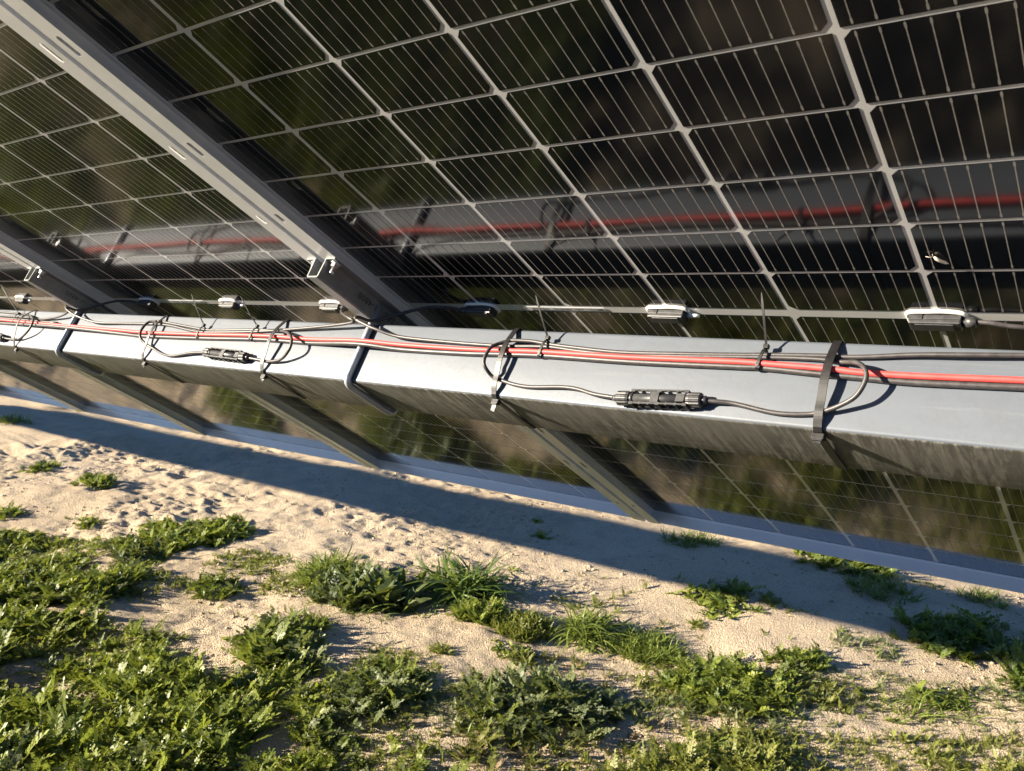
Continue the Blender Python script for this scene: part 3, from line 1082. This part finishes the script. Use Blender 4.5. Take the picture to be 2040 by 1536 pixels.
def leaf_pinnate(L, nlobe, wid, e0, e1, side=0.0, fine=1, teeth=True):
    V, Q = [], []

    def quad(*p):
        i = len(V)
        V.extend(p)
        Q.append((i, i + 1, i + 2, i + 3))
    P = arch(L, e0, e1, nlobe + 1, side)
    for i in range(len(P) - 1):
        a, b = Vector(P[i]), Vector(P[i + 1])
        hw = 0.018 * L * (1 - 0.6 * i / len(P)) + 0.0006
        quad(a + Vector((0, -hw, 0)), a + Vector((0, hw, 0)), b + Vector((0, hw * .8, 0)), b + Vector((0, -hw * .8, 0)))
    for i in range(1, len(P)):
        t = i / (len(P) - 1)
        prof = math.sin(math.pi * min(1, 0.18 + 0.78 * t)) ** 0.8
        a = Vector(P[i])
        d = (Vector(P[i]) - Vector(P[i - 1])).normalized()
        for s in (1, -1):
            ll = wid * prof * random.uniform(0.8, 1.15)
            up = random.uniform(-0.15, 0.45)
            dr = (d * random.uniform(0.45, 0.8) + Vector((0, s, 0)) + Vector((0, 0, up))).normalized()
            pr = d.cross(Vector((0, 0, 1)))
            pw = (d - dr * d.dot(dr)).normalized() * ll * 0.30
            tip = a + dr * ll
            quad(a - pw * .35, a + dr * ll * .62 - pw, tip, a + dr * ll * .58 + pw)
            if teeth:
                for q in (0.42, 0.70):
                    b0 = a + dr * ll * q
                    for sg in (1, -1):
                        dd = (dr * 0.8 + pw.normalized() * sg).normalized()
                        l2 = ll * 0.36 * random.uniform(.7, 1.2)
                        quad(b0 - dr * l2 * .28, b0 + dd * l2 * .6 - dr * l2 * .2, b0 + dd * l2, b0 + dr * l2 * .28)
    e = Vector(P[-1])
    d = (Vector(P[-1]) - Vector(P[-2])).normalized()
    quad(e - d * wid * .1, e + d * wid * .25 + Vector((0, wid * .25, 0)), e + d * wid * .7, e + d * wid * .25 - Vector((0, wid * .25, 0)))
    return np.array([tuple(v) for v in V]), np.array(Q)


def leaf_blade(L, w, e0, e1, side=0.0, n=6):
    P = arch(L, e0, e1, n, side)
    V, Q = [], []
    for i, p in enumerate(P):
        t = i / n
        hw = w / 2 * (0.75 + 0.5 * t if t < .4 else 0.95) * max(0.04, (1 - t ** 2.2))
        V += [(p[0], p[1] - hw, p[2] + hw * .3), (p[0], p[1] + hw, p[2] + hw * .3)]
    for i in range(n):
        Q.append((2 * i, 2 * i + 1, 2 * i + 3, 2 * i + 2))
    return np.array(V), np.array(Q)


def leaf_broad(L, w, e0, e1, side=0.0, n=9):
    """wavy-edged broad leaf with shallow lobes and a folded midrib"""
    P = arch(L, e0, e1, n, side)
    V, Q = [], []
    for i, p in enumerate(P):
        t = i / n
        hw = w / 2 * (math.sin(math.pi * min(1, .12 + .86 * t)) ** 0.7) * (1.0 if i % 2 else 0.66) * random.uniform(.88, 1.12)
        if i == n:
            hw = w * .04
        l1 = hw * random.uniform(.1, .5)
        l2 = hw * random.uniform(.1, .5)
        V += [(p[0] - hw * .2, p[1] - hw, p[2] + l1), p, (p[0] - hw * .2, p[1] + hw, p[2] + l2)]
    for i in range(n):
        a = 3 * i
        Q += [(a, a + 1, a + 4, a + 3), (a + 1, a + 2, a + 5, a + 4)]
    return np.array(V), np.array(Q)


random.seed(11)
U = random.uniform
TPL = dict(
    daisy=[leaf_pinnate(.085, 7, .023, U(35, 75), U(-25, 25), U(-.3, .3)) for _ in range(7)],
    feather=[leaf_pinnate(.080, 9, .017, U(35, 75), U(-10, 40), U(-.3, .3), 1, True) for _ in range(5)],
    mat=[leaf_pinnate(.034, 6, .008, U(25, 75), U(0, 40), U(-.4, .4), 1, False) for _ in range(6)],
    grass=[leaf_blade(.14, .0052, U(45, 85), U(-60, 30), U(-.2, .2)) for _ in range(8)],
    tuft=[leaf_blade(.20, .0092, U(40, 88), U(-75, -5), U(-.25, .25), 8) for _ in range(9)],
    lush=[leaf_blade(.10, .0078, U(50, 85), U(-10, 50), U(-.2, .2), 5) for _ in range(6)],
    broad=[leaf_broad(.12, .046, U(25, 65), U(-25, 20), U(-.3, .3)) for _ in range(6)],
    small=[leaf_broad(.040, .018, U(20, 70), U(-10, 30), U(-.3, .3), 5) for _ in range(6)],
)
MATI = dict(leaf=0, grey=1, grass=2, mat=3, dry=4)
LMATS = [M['leaf'], M['grey'], M['grass'], M['mat'], M['dry']]


class Weeds:
    def __init__(s):
        s.V, s.Q, s.T, s.I, s.n = [], [], [], [], 0

    def add(s, kind, x, y, z, yaw, tilt, sc, tint, mi):
        """arrays of leaves of one kind"""
        tp = TPL[kind]
        pick = rng.integers(0, len(tp), len(x))
        for k, (V, Q) in enumerate(tp):
            w = np.where(pick == k)[0]
            if not len(w):
                continue
            ct, st = np.cos(tilt[w]), np.sin(tilt[w])
            cy, sy = np.cos(yaw[w]), np.sin(yaw[w])
            v = V[None] * sc[w][:, None, None]
            ro = rng.normal(0, .5, len(w))[:, None]
            v = np.stack([v[..., 0], v[..., 1] * np.cos(ro) - v[..., 2] * np.sin(ro), np.abs(v[..., 1] * np.sin(ro)) * .3 + v[..., 1] * np.sin(ro) * .7 + v[..., 2] * np.cos(ro)], -1)
            X = v[..., 0] * ct[:, None] - v[..., 2] * st[:, None]
            Z = v[..., 0] * st[:, None] + v[..., 2] * ct[:, None]
            Y = v[..., 1]
            o = np.stack([X * cy[:, None] - Y * sy[:, None] + x[w][:, None], X * sy[:, None] + Y * cy[:, None] + y[w][:, None], Z + z[w][:, None]], -1)
            m = len(V)
            q = Q[None] + (np.arange(len(w)) * m)[:, None, None] + s.n
            s.V.append(o.reshape(-1, 3))
            s.Q.append(q.reshape(-1, 4))
            s.T.append(np.repeat(tint[w], m))
            s.I.append(np.full(len(w) * len(Q), MATI[mi]))
            s.n += len(w) * m

    def clump(s, kind, mi, cx, cy, rx, ry, n, sc=1.0, tint=(0, 1), sprout=5, dz=0.0, flat=0.0):
        """n leaves in rosettes spread over an ellipse"""
        k = max(1, n // sprout)
        a = rng.uniform(0, 2 * np.pi, k)
        rr = np.sqrt(rng.uniform(0, 1, k)) * rng.uniform(0.75, 1.05, k)
        px, py = cx + rx * rr * np.cos(a), cy + ry * rr * np.sin(a)
        rx_ = np.repeat(px, sprout)
        ry_ = np.repeat(py, sprout)
        m = len(rx_)
        x = rx_ + rng.normal(0, .006, m) * sc
        y = ry_ + rng.normal(0, .006, m) * sc
        edge = np.repeat(rr, sprout)
        size = sc * rng.uniform(.6, 1.25, m) * (1.1 - .35 * edge)
        tn = np.clip(np.repeat(rng.uniform(tint[0], tint[1], k), sprout) + rng.normal(0, .15, m), 0, 1)
        s.add(kind, x, y, height(x, y) - .004 + dz, rng.uniform(0, 2 * np.pi, m), rng.normal(0 - flat, .25, m), size, tn, mi)

    def build(s, name):
        return quad_mesh(name, np.concatenate(s.V), np.concatenate(s.Q), LMATS, False, np.concatenate(s.T), np.concatenate(s.I))


def weed(name, cat, label, x, y, parts, group=None):
    """one plant or clump standing in the sand; parts = (part name, kind, mat, dx, dy, rx, ry, n, scale, tint, sprout, flat)"""
    z = float(height(x, y))
    t = bpy.data.objects.new(name, None)
    t.empty_display_size = 0.05
    t.location = (x, y, z)
    COL.objects.link(t)
    tag(t, label, cat, group)
    for pn, kind, mi, dx, dy, rx, ry, n, sc, tint, sprout, flat in parts:
        n, sc = int(n * (2.3 if kind in ('daisy', 'feather') else 1.7)), sc * (.82 if kind in ('daisy', 'broad') else .95)
        wd = Weeds()
        wd.clump(kind, mi, x + dx, y + dy, rx, ry, n, sc, tint, sprout, 0.0, flat)
        me = wd.build(pn)
        me.transform(Matrix.Translation((-x, -y, -z)))
        link(pn, me, t)
    return t


# ---- individual plants: (x, y) on the ground
def P(kind, mi, dx, dy, rx, ry, n, sc=1.0, tint=(.2, .9), sprout=6, flat=0.0, pn='leaves'):
    return (pn, kind, mi, dx, dy, rx, ry, n, sc, tint, sprout, flat)


WG = 'weeds standing in the sand'
GG = 'grass tufts standing in the sand'
weed('weed', 'weed', 'leafy green weed alone in the sand at left, farther of two close together', -5.62, 1.72, [P('daisy', 'leaf', 0, 0, .13, .12, 50, 1.1)], WG)
weed('weed', 'weed', 'leafy green weed alone in the lumpy sand at left, nearer of two close together', -4.74, 1.70, [P('daisy', 'leaf', 0, 0, .17, .13, 70, 1.15), P('broad', 'grey', .10, .0, .06, .06, 10, .6)], WG)
weed('weed', 'weed', 'small leafy weed at the left edge below the lumpy sand', -4.55, 1.05, [P('daisy', 'leaf', 0, 0, .14, .12, 50, 1.0)], WG)
weed('grass_tuft', 'grass', 'sunlit grass patch at the far left edge beyond the shadow band', -8.0, 2.38, [P('lush', 'grass', 0, 0, .26, .20, 160, 1.4)], GG)
weed('weed', 'weed', 'low shaded weed row under the far panel edge at left', -8.15, 3.25, [P('daisy', 'leaf', 0, 0, .26, .12, 60, 1.0), P('small', 'mat', .3, .1, .3, .1, 60, 1.2)], WG)
weed('weed', 'weed', 'wide leafy clump with bright top at the back edge of the left weed mass', -3.10, 1.62, [P('daisy', 'leaf', 0, 0, .24, .17, 150, 1.05), P('feather', 'grey', -.12, -.08, .12, .1, 40, .9)], WG)
weed('weed', 'weed', 'low flat mat of small yellow-green weed between leafy clump and bright grass tuft', -2.50, 1.38, [P('mat', 'mat', 0, 0, .27, .19, 420, 1.1, (.3, 1)), P('small', 'leaf', .1, .05, .2, .15, 60, .8)], WG)
weed('weed', 'weed', 'flat yellow-green mat weed with dark leafy right end beside bare sand', -2.48, .95, [P('mat', 'mat', -.08, -.04, .22, .18, 300, 1.1, (.4, 1)), P('daisy', 'leaf', .19, .13, .14, .12, 70, 1.0, (.0, .5))], WG)
weed('grass_tuft', 'grass', 'bright green dense grass tuft left of the dark leafy weed', -1.98, 1.47, [P('tuft', 'grass', 0, 0, .13, .12, 210, .95, (.5, 1), 9), P('lush', 'grass', 0, 0, .17, .15, 420, 1.25, (.4, 1)), P('mat', 'mat', -.1, -.14, .18, .14, 240, 1.1, (.3, .9))], GG)
weed('weed', 'weed', 'dark broad-leaved weed between the bright grass tuft and the dark long-bladed one', -1.56, 1.42, [P('broad', 'grey', 0, 0, .20, .17, 85, 1.75, (0, .3), 6, -.35), P('daisy', 'grey', -.12, -.06, .26, .16, 130, 1.7, (0, .3), 6, -.3), P('tuft', 'grass', .08, -.12, .1, .1, 24, .8, (.1, .6), 4)], WG)
weed('grass_tuft', 'grass', 'dark long-bladed grass tuft arching over bare sand in the middle', -1.36, 1.68, [P('tuft', 'grass', .02, .02, .16, .11, 340, 1.45, (0, .3), 10)], GG)
weed('weed', 'weed', 'small feathery bush in front of the long-bladed grass tuft', -1.10, 1.52, [P('feather', 'leaf', 0, 0, .11, .11, 130, .95, (.3, .9), 9, -.3)], WG)
weed('weed', 'weed', 'round mossy cushion weed between feathery bush and pale grass tuft', -.90, 1.56, [P('mat', 'mat', 0, 0, .115, .115, 560, 1.6, (.3, .9), 10, -.5)], WG)
weed('grass_tuft', 'grass', 'pale spiky grass tuft right of the mossy cushion', -.70, 1.72, [P('tuft', 'grass', 0, 0, .09, .09, 190, .98, (.6, 1), 10), P('lush', 'grass', 0, 0, .1, .1, 110, 1.0, (.5, 1))], GG)
weed('grass_tuft', 'grass', 'short dense bright grass clump right of the pale spiky tuft', -.47, 1.76, [P('lush', 'grass', 0, 0, .16, .14, 480, .80, (.4, .95), 6), P('mat', 'mat', 0, 0, .18, .15, 320, 1.1)], GG)
weed('weed', 'weed', 'broad-leaved clump half in the shadow band right of centre', -.46, 2.27, [P('broad', 'leaf', 0, 0, .19, .15, 110, .62, (.4, 1), 6), P('daisy', 'leaf', .1, .1, .18, .14, 70, .85, (.0, .6))], WG)
weed('grass_tuft', 'grass', 'shaded grass clump inside the shadow band near the big frame joint', -.92, 3.02, [P('lush', 'grass', 0, 0, .17, .12, 170, .95, (.1, .7))], GG)
weed('weed', 'weed', 'leafy clump under the lower panel edge with its top in the sun', -.24, 3.14, [P('broad', 'leaf', -.05, .1, .24, .10, 110, .70, (.3, 1), 6), P('daisy', 'leaf', .1, -.05, .25, .14, 110, 1.05, (0, .6))], WG)
weed('grass_tuft', 'grass', 'dark shaded grass tuft in the right part of the shadow band', .08, 2.84, [P('lush', 'grass', 0, 0, .16, .14, 170, 1.0, (0, .5))], GG)
weed('grass_tuft', 'grass', 'small grass tuft under the panel edge near the right border', .44, 3.08, [P('lush', 'grass', 0, 0, .11, .09, 90, .9, (.2, .8))], GG)
weed('weed', 'weed', 'tiny weed in the shadow band, farther of two tiny ones', -1.80, 2.83, [P('small', 'leaf', 0, 0, .05, .04, 24, 1.0)], WG)
weed('weed', 'weed', 'tiny weed in the shadow band, nearer of two tiny ones', -1.61, 2.65, [P('small', 'leaf', 0, 0, .06, .05, 30, 1.1)], WG)
weed('weed', 'weed', 'large dark sprawling weed at the right border where the shadow ends', .46, 2.52, [P('daisy', 'leaf', 0, 0, .26, .20, 160, 1.05, (0, .5)), P('grass', 'grass', .05, .05, .2, .16, 60, .8, (0, .5))], WG)
weed('weed', 'weed', 'big leafy grey-green clump on sunlit sand at right, with pale tips', -.08, 1.68, [P('daisy', 'leaf', 0, 0, .25, .22, 240, 1.05, (.2, 1)), P('broad', 'grey', -.03, .03, .2, .18, 60, .5, (.5, 1)), P('mat', 'mat', -.1, -.12, .24, .16, 220, 1.1, (.3, 1))], WG)
weed('weed', 'weed', 'small leafy weed touching the right side of the big grey-green clump', .06, 1.97, [P('daisy', 'leaf', 0, 0, .10, .09, 60, .85)], WG)
weed('weed', 'weed', 'small yellow-green mat weed below the small leafy weed at right', .19, 1.82, [P('mat', 'mat', 0, 0, .12, .10, 200, 1.15, (.4, 1))], WG)
weed('weed', 'weed', 'strap-leaved weed with two large round leaves at lower right', .50, 2.00, [P('grass', 'grass', 0, -.03, .13, .12, 120, .95, (.5, 1), 8, .3), P('broad', 'leaf', .02, .03, .10, .09, 26, .75, (.5, 1), 5)], WG)
weed('weed', 'weed', 'grey-green sprawling weed at bottom centre with notched leaves', -.47, 1.14, [P('daisy', 'grey', 0, 0, .27, .24, 250, 1.2, (.1, .9)), P('broad', 'grey', .02, .02, .2, .18, 34, .75, (.2, .9)), P('lush', 'grass', -.14, -.12, .06, .06, 40, .9, (.6, 1)), P('mat', 'mat', 0, -.1, .3, .2, 200, 1.2, (.3, 1))], WG)
weed('weed', 'weed', 'grey-green drooping weed left of bottom centre beside bare sand', -.93, .80, [P('daisy', 'grey', 0, 0, .21, .19, 150, 1.15, (.2, .9)), P('feather', 'leaf', 0, .08, .18, .14, 90, 1.1), P('mat', 'mat', -.1, .2, .2, .14, 200, 1.2)], WG)
weed('weed', 'weed', 'feathery pale green weed right of the left weed mass', -1.52, .95, [P('feather', 'leaf', 0, 0, .15, .13, 110, .95, (.4, 1))], WG)
weed('weed', 'weed', 'small low clump on bare sand below the mossy cushion', -.82, 1.38, [P('small', 'leaf', 0, 0, .11, .07, 90, .85), P('mat', 'mat', .06, 0, .08, .06, 90, 1.1)], WG)
weed('weed', 'weed', 'very small yellowish sprig on bare sand left of centre', -1.01, 1.20, [P('mat', 'mat', 0, 0, .055, .04, 60, 1.1, (.6, 1))], WG)
weed('weed', 'weed', 'tiny sprig on bare sand below the broad-leaved clump', -.41, 2.06, [P('mat', 'mat', 0, 0, .035, .03, 40, 1.1, (.6, 1), 8)], WG)
weed('weed', 'weed', 'tiny sprig at the tip of the long grass blades', -1.38, 2.10, [P('small', 'leaf', 0, 0, .045, .035, 20, .75, (.4, 1))], WG)
weed('weed', 'weed', 'sparse straggling weed on the sand just outside the shadow at right', .20, 2.24, [P('mat', 'grey', 0, 0, .14, .10, 110, 1.1, (.4, 1), 4)], WG)
weed('weed', 'weed', 'small mat weed lying at the bottom edge right of centre', .06, 1.22, [P('daisy', 'leaf', 0, 0, .13, .10, 70, .75), P('lush', 'grass', -.06, .04, .06, .05, 40, .6)], WG)
weed('weed', 'weed', 'straggly low weed on pebbly sand left of the big grey-green clump', -.20, 1.40, [P('mat', 'grey', 0, 0, .14, .12, 140, 1.0), P('grass', 'grass', .0, .0, .1, .1, 40, .5, (.4, 1))], WG)
weed('weed', 'weed', 'small patch of sprigs lit by the sun under the panel edge at right', .20, 3.12, [P('small', 'mat', 0, 0, .10, .05, 30, .7)], WG)

# ---- weeds too dense to count: the mass at lower left, the mat at lower right, low plants all over the near sand
wd = Weeds()
# bare lanes and pockets of sand between the clumps (x0, y0, x1, y1, half width)
BARE = [(-2.72, .36, -1.62, .98, .075), (-1.78, .70, -1.42, .62, .13), (-3.2, 1.02, -2.72, .74, .06), (-1.18, .62, -.95, .42, .07), (-2.1, .10, -1.6, .22, .05)]


def fill(poly, dens, fn, thr=None, seed=3, fr=2.2):
    poly = np.array(poly)
    lo, hi = poly.min(0), poly.max(0)
    n = int(dens * np.prod(hi - lo))
    p = rng.uniform(lo, hi, (n, 2))
    ins = np.zeros(n, bool)
    j = len(poly) - 1
    for i in range(len(poly)):
        a, b = poly[i], poly[j]
        c = (a[1] > p[:, 1]) != (b[1] > p[:, 1])
        with np.errstate(divide='ignore', invalid='ignore'):
            xx = (b[0] - a[0]) * (p[:, 1] - a[1]) / (b[1] - a[1]) + a[0]
        ins ^= c & (p[:, 0] < xx)
        j = i
    p = p[ins]
    for x0, y0, x1, y1, rr in BARE:
        dx, dy = x1 - x0, y1 - y0
        t = np.clip(((p[:, 0] - x0) * dx + (p[:, 1] - y0) * dy) / (dx * dx + dy * dy + 1e-9), 0, 1)
        dd = np.hypot(p[:, 0] - x0 - t * dx, p[:, 1] - y0 - t * dy) + .10 * vnoise(p[:, 0] * 7, p[:, 1] * 7, 33)
        p = p[dd > rr]
    if thr is not None:
        f = vnoise(p[:, 0] * fr, p[:, 1] * fr, seed) + .5 * vnoise(p[:, 0] * fr * 2.3, p[:, 1] * fr * 2.3, seed + 1)
        p = p[f > thr]
    fn(p)


def plants(kind, mi, sprout, sc, tint, spread=.012, tv=.15):
    def fn(p):
        x = np.repeat(p[:, 0], sprout)
        y = np.repeat(p[:, 1], sprout)
        m = len(x)
        if not m:
            return
        s0 = np.repeat(rng.uniform(.65, 1.3, len(p)) * np.clip(1 + 1.5 * vnoise(p[:, 0] * 2.6, p[:, 1] * 2.6, 77), .4, 1.9), sprout)
        x = x + rng.normal(0, spread, m)
        y = y + rng.normal(0, spread, m)
        tn = np.clip(np.repeat(rng.uniform(tint[0], tint[1], len(p)), sprout) + rng.normal(0, tv, m), 0, 1)
        wd.add(kind, x, y, height(x, y) - .004, rng.uniform(0, 6.283, m), rng.normal(.05, .25, m), sc * s0 * rng.uniform(.6, 1.2, m), tn, mi)
    return fn


MASS = [(-4.6, .62), (-3.6, 1.15), (-3.05, 1.28), (-2.72, 1.02), (-2.42, .62), (-2.05, .72), (-1.75, .80), (-1.45, .85), (-1.18, .78), (-1.0, .70), (-.90, .60), (-.72, .50), (-.2, -.4), (-3.6, -1.2), (-5.2, .0)]
fill(MASS, 620, plants('daisy', 'leaf', 8, .66, (.1, 1)), -.06, 5, 2.8)
fill(MASS, 300, plants('mat', 'mat', 7, 1.3, (.3, 1)), -.10, 7)
fill(MASS, 170, plants('daisy', 'grey', 8, .66, (.3, 1)), -.05, 9)
fill(MASS, 200, plants('feather', 'leaf', 7, .85, (.4, 1)), -.05, 10)
fill(MASS, 40, plants('lush', 'grass', 6, .9, (.4, 1)), .05, 12)
fill(MASS, 14, plants('broad', 'leaf', 5, .42, (.2, .8)), .0, 15)
BACK = [(-4.2, 1.25), (-3.4, 1.62), (-2.9, 1.55), (-2.95, 1.25), (-3.4, 1.1)]
fill(BACK, 460, plants('daisy', 'leaf', 8, .66, (.2, 1)), -.14, 6, 2.8)
MIDL = [(-1.75, .72), (-1.35, 1.0), (-1.0, 1.0), (-.75, 1.02), (-.72, .62), (-1.2, .55)]
fill(MIDL, 150, plants('daisy', 'grey', 7, .75, (.2, 1)), .02, 21)
fill(MIDL, 300, plants('mat', 'mat', 6, 1.0, (.2, 1)), .0, 22)
MATR = [(.05, 1.38), (.30, 1.62), (.75, 1.95), (1.3, 2.0), (1.3, 1.0), (.1, .7), (-.2, .8)]
fill(MATR, 1300, plants('mat', 'mat', 7, 1.55, (.4, 1)), -.26, 31)
fill(MATR, 170, plants('feather', 'leaf', 6, .75, (.4, 1)), -.1, 33)
fill(MATR, 160, plants('lush', 'grass', 6, .60, (.5, 1)), -.05, 32)
NEAR = [(-1.3, 1.1), (-.9, 1.05), (-.7, 1.5), (-.3, 1.62), (.3, 2.1), (.75, 2.25), (1.2, 1.9), (1.2, .4), (-.6, .3)]
fill(NEAR, 950, plants('mat', 'grey', 6, 1.05, (.3, 1), .010), .02, 41, 3.0)
fill(NEAR, 300, plants('feather', 'mat', 6, .42, (.4, 1), .010), .05, 46, 2.6)
fill(NEAR, 260, plants('lush', 'grass', 4, .34, (.4, 1), .012), .04, 47, 2.2)
fill(NEAR, 190, plants('daisy', 'leaf', 6, .55, (.2, 1), .010), .10, 42, 2.4)
fill(NEAR, 220, plants('small', 'leaf', 5, .60, (.2, 1), .010), .14, 43, 3.0)
fill(NEAR, 240, plants('mat', 'dry', 4, .8, (0, 1), .012), .02, 45, 3.0)
fill([(.15, 2.45), (.45, 2.75), (1.3, 3.2), (1.3, 2.2), (.6, 2.2)], 130, plants('daisy', 'leaf', 6, .9, (0, .5)), .0, 51)
fill([(.15, 2.45), (.45, 2.75), (1.3, 3.2), (1.3, 2.2), (.6, 2.2)], 60, plants('grass', 'grass', 6, .7, (0, .6)), .0, 53)
SPARSE = [(-3.0, 1.4), (-2.4, 2.2), (-1.2, 2.3), (-.4, 2.6), (.3, 2.6), (.2, 2.1), (-.6, 1.5), (-1.0, 1.05), (-1.8, .8), (-2.5, .8)]
fill(SPARSE, 90, plants('mat', 'mat', 5, .8, (.3, 1), .010), .12, 48, 2.0)
fill(SPARSE, 40, plants('small', 'leaf', 4, .5, (.3, 1), .008), .10, 49, 2.0)
# round about and under the camera, seen only in the glass
fill([(-1.45, -.32), (1.1, 1.45), (2.5, 2.1), (2.5, -.6), (-2.0, -1.3), (-3.4, -1.1)], 45, plants('daisy', 'dry', 7, .9, (0, .4)), .0, 60, 1.4)
fill([(-2.6, -.9), (-.3, -.4), (2.5, .6), (2.5, -4), (-2.6, -4)], 12, plants('daisy', 'grey', 7, 1.3, (0, .3)), -.1, 61, 1.1)
fill([(-9, -.2), (-4.8, .2), (-3.6, -1.0), (-2.6, -.9), (-2.6, -4), (-9, -4)], 12, plants('daisy', 'grey', 7, 1.3, (0, .4)), .06, 62, 1.1)
fill([(-9, .2), (-9, 1.4), (-6.5, 1.2), (-5, .6), (-5, .0)], 45, plants('daisy', 'leaf', 7, 1.1, (.1, .8)), -.05, 63, 1.5)
me = wd.build('weed_cover')
wc = link('weed_cover', me)
tag(wc, kind='stuff')

# litter: dry leaves and stems
wl = Weeds()
nl = 1500
lx, ly = rng.uniform(-4.5, 1.3, nl), rng.uniform(-.2, 3.2, nl)
kk = vnoise(lx * 2, ly * 2, 81) > .03
lx, ly = lx[kk], ly[kk]
wl.add('small', lx, ly, height(lx, ly) + .001, rng.uniform(0, 6.283, len(lx)), rng.normal(-.7, .3, len(lx)), rng.uniform(.25, .7, len(lx)), rng.uniform(0, 1, len(lx)), 'dry')
lx, ly = rng.uniform(-4.5, 1.3, 500), rng.uniform(-.2, 3.0, 500)
wl.add('grass', lx, ly, height(lx, ly) + .002, rng.uniform(0, 6.283, 500), rng.normal(-1.1, .25, 500), rng.uniform(.25, .7, 500), rng.uniform(0, 1, 500), 'dry')
tag(link('leaf_litter', wl.build('leaf_litter')), kind='stuff')

# grit and crumbs of soil on the near sand
gv, gq_ = [], []
n = 15000
px_ = rng.uniform(-5.5, 1.4, n)
py_ = rng.uniform(.3, 3.3, n)
k = vnoise(px_ * 1.7, py_ * 1.7, 71) + .6 * vnoise(px_ * 5, py_ * 5, 72) > .02
px_, py_ = px_[k], py_[k]
n = len(px_)
sz = .0016 + .0075 * rng.uniform(0, 1, n) ** 9
cube = np.array([(-1, -1, -1), (1, -1, -1), (1, 1, -1), (-1, 1, -1), (-1, -1, 1), (1, -1, 1), (1, 1, 1), (-1, 1, 1)], float)
cq = np.array([(0, 3, 2, 1), (4, 5, 6, 7), (0, 1, 5, 4), (1, 2, 6, 5), (2, 3, 7, 6), (3, 0, 4, 7)])
jit = cube[None] * rng.uniform(.45, 1.1, (n, 8, 3)) * sz[:, None, None]
an = rng.uniform(0, 6.28, n)
ca, sa = np.cos(an)[:, None], np.sin(an)[:, None]
vx = jit[..., 0] * ca - jit[..., 1] * sa + px_[:, None]
vy = jit[..., 0] * sa + jit[..., 1] * ca + py_[:, None]
vz = jit[..., 2] * .7 + height(px_, py_)[:, None] + sz[:, None] * .3
st = link('gravel', quad_mesh('gravel', np.stack([vx, vy, vz], -1).reshape(-1, 3), (cq[None] + (np.arange(n) * 8)[:, None, None]).reshape(-1, 4), [M['grit']]))
tag(st, kind='stuff')
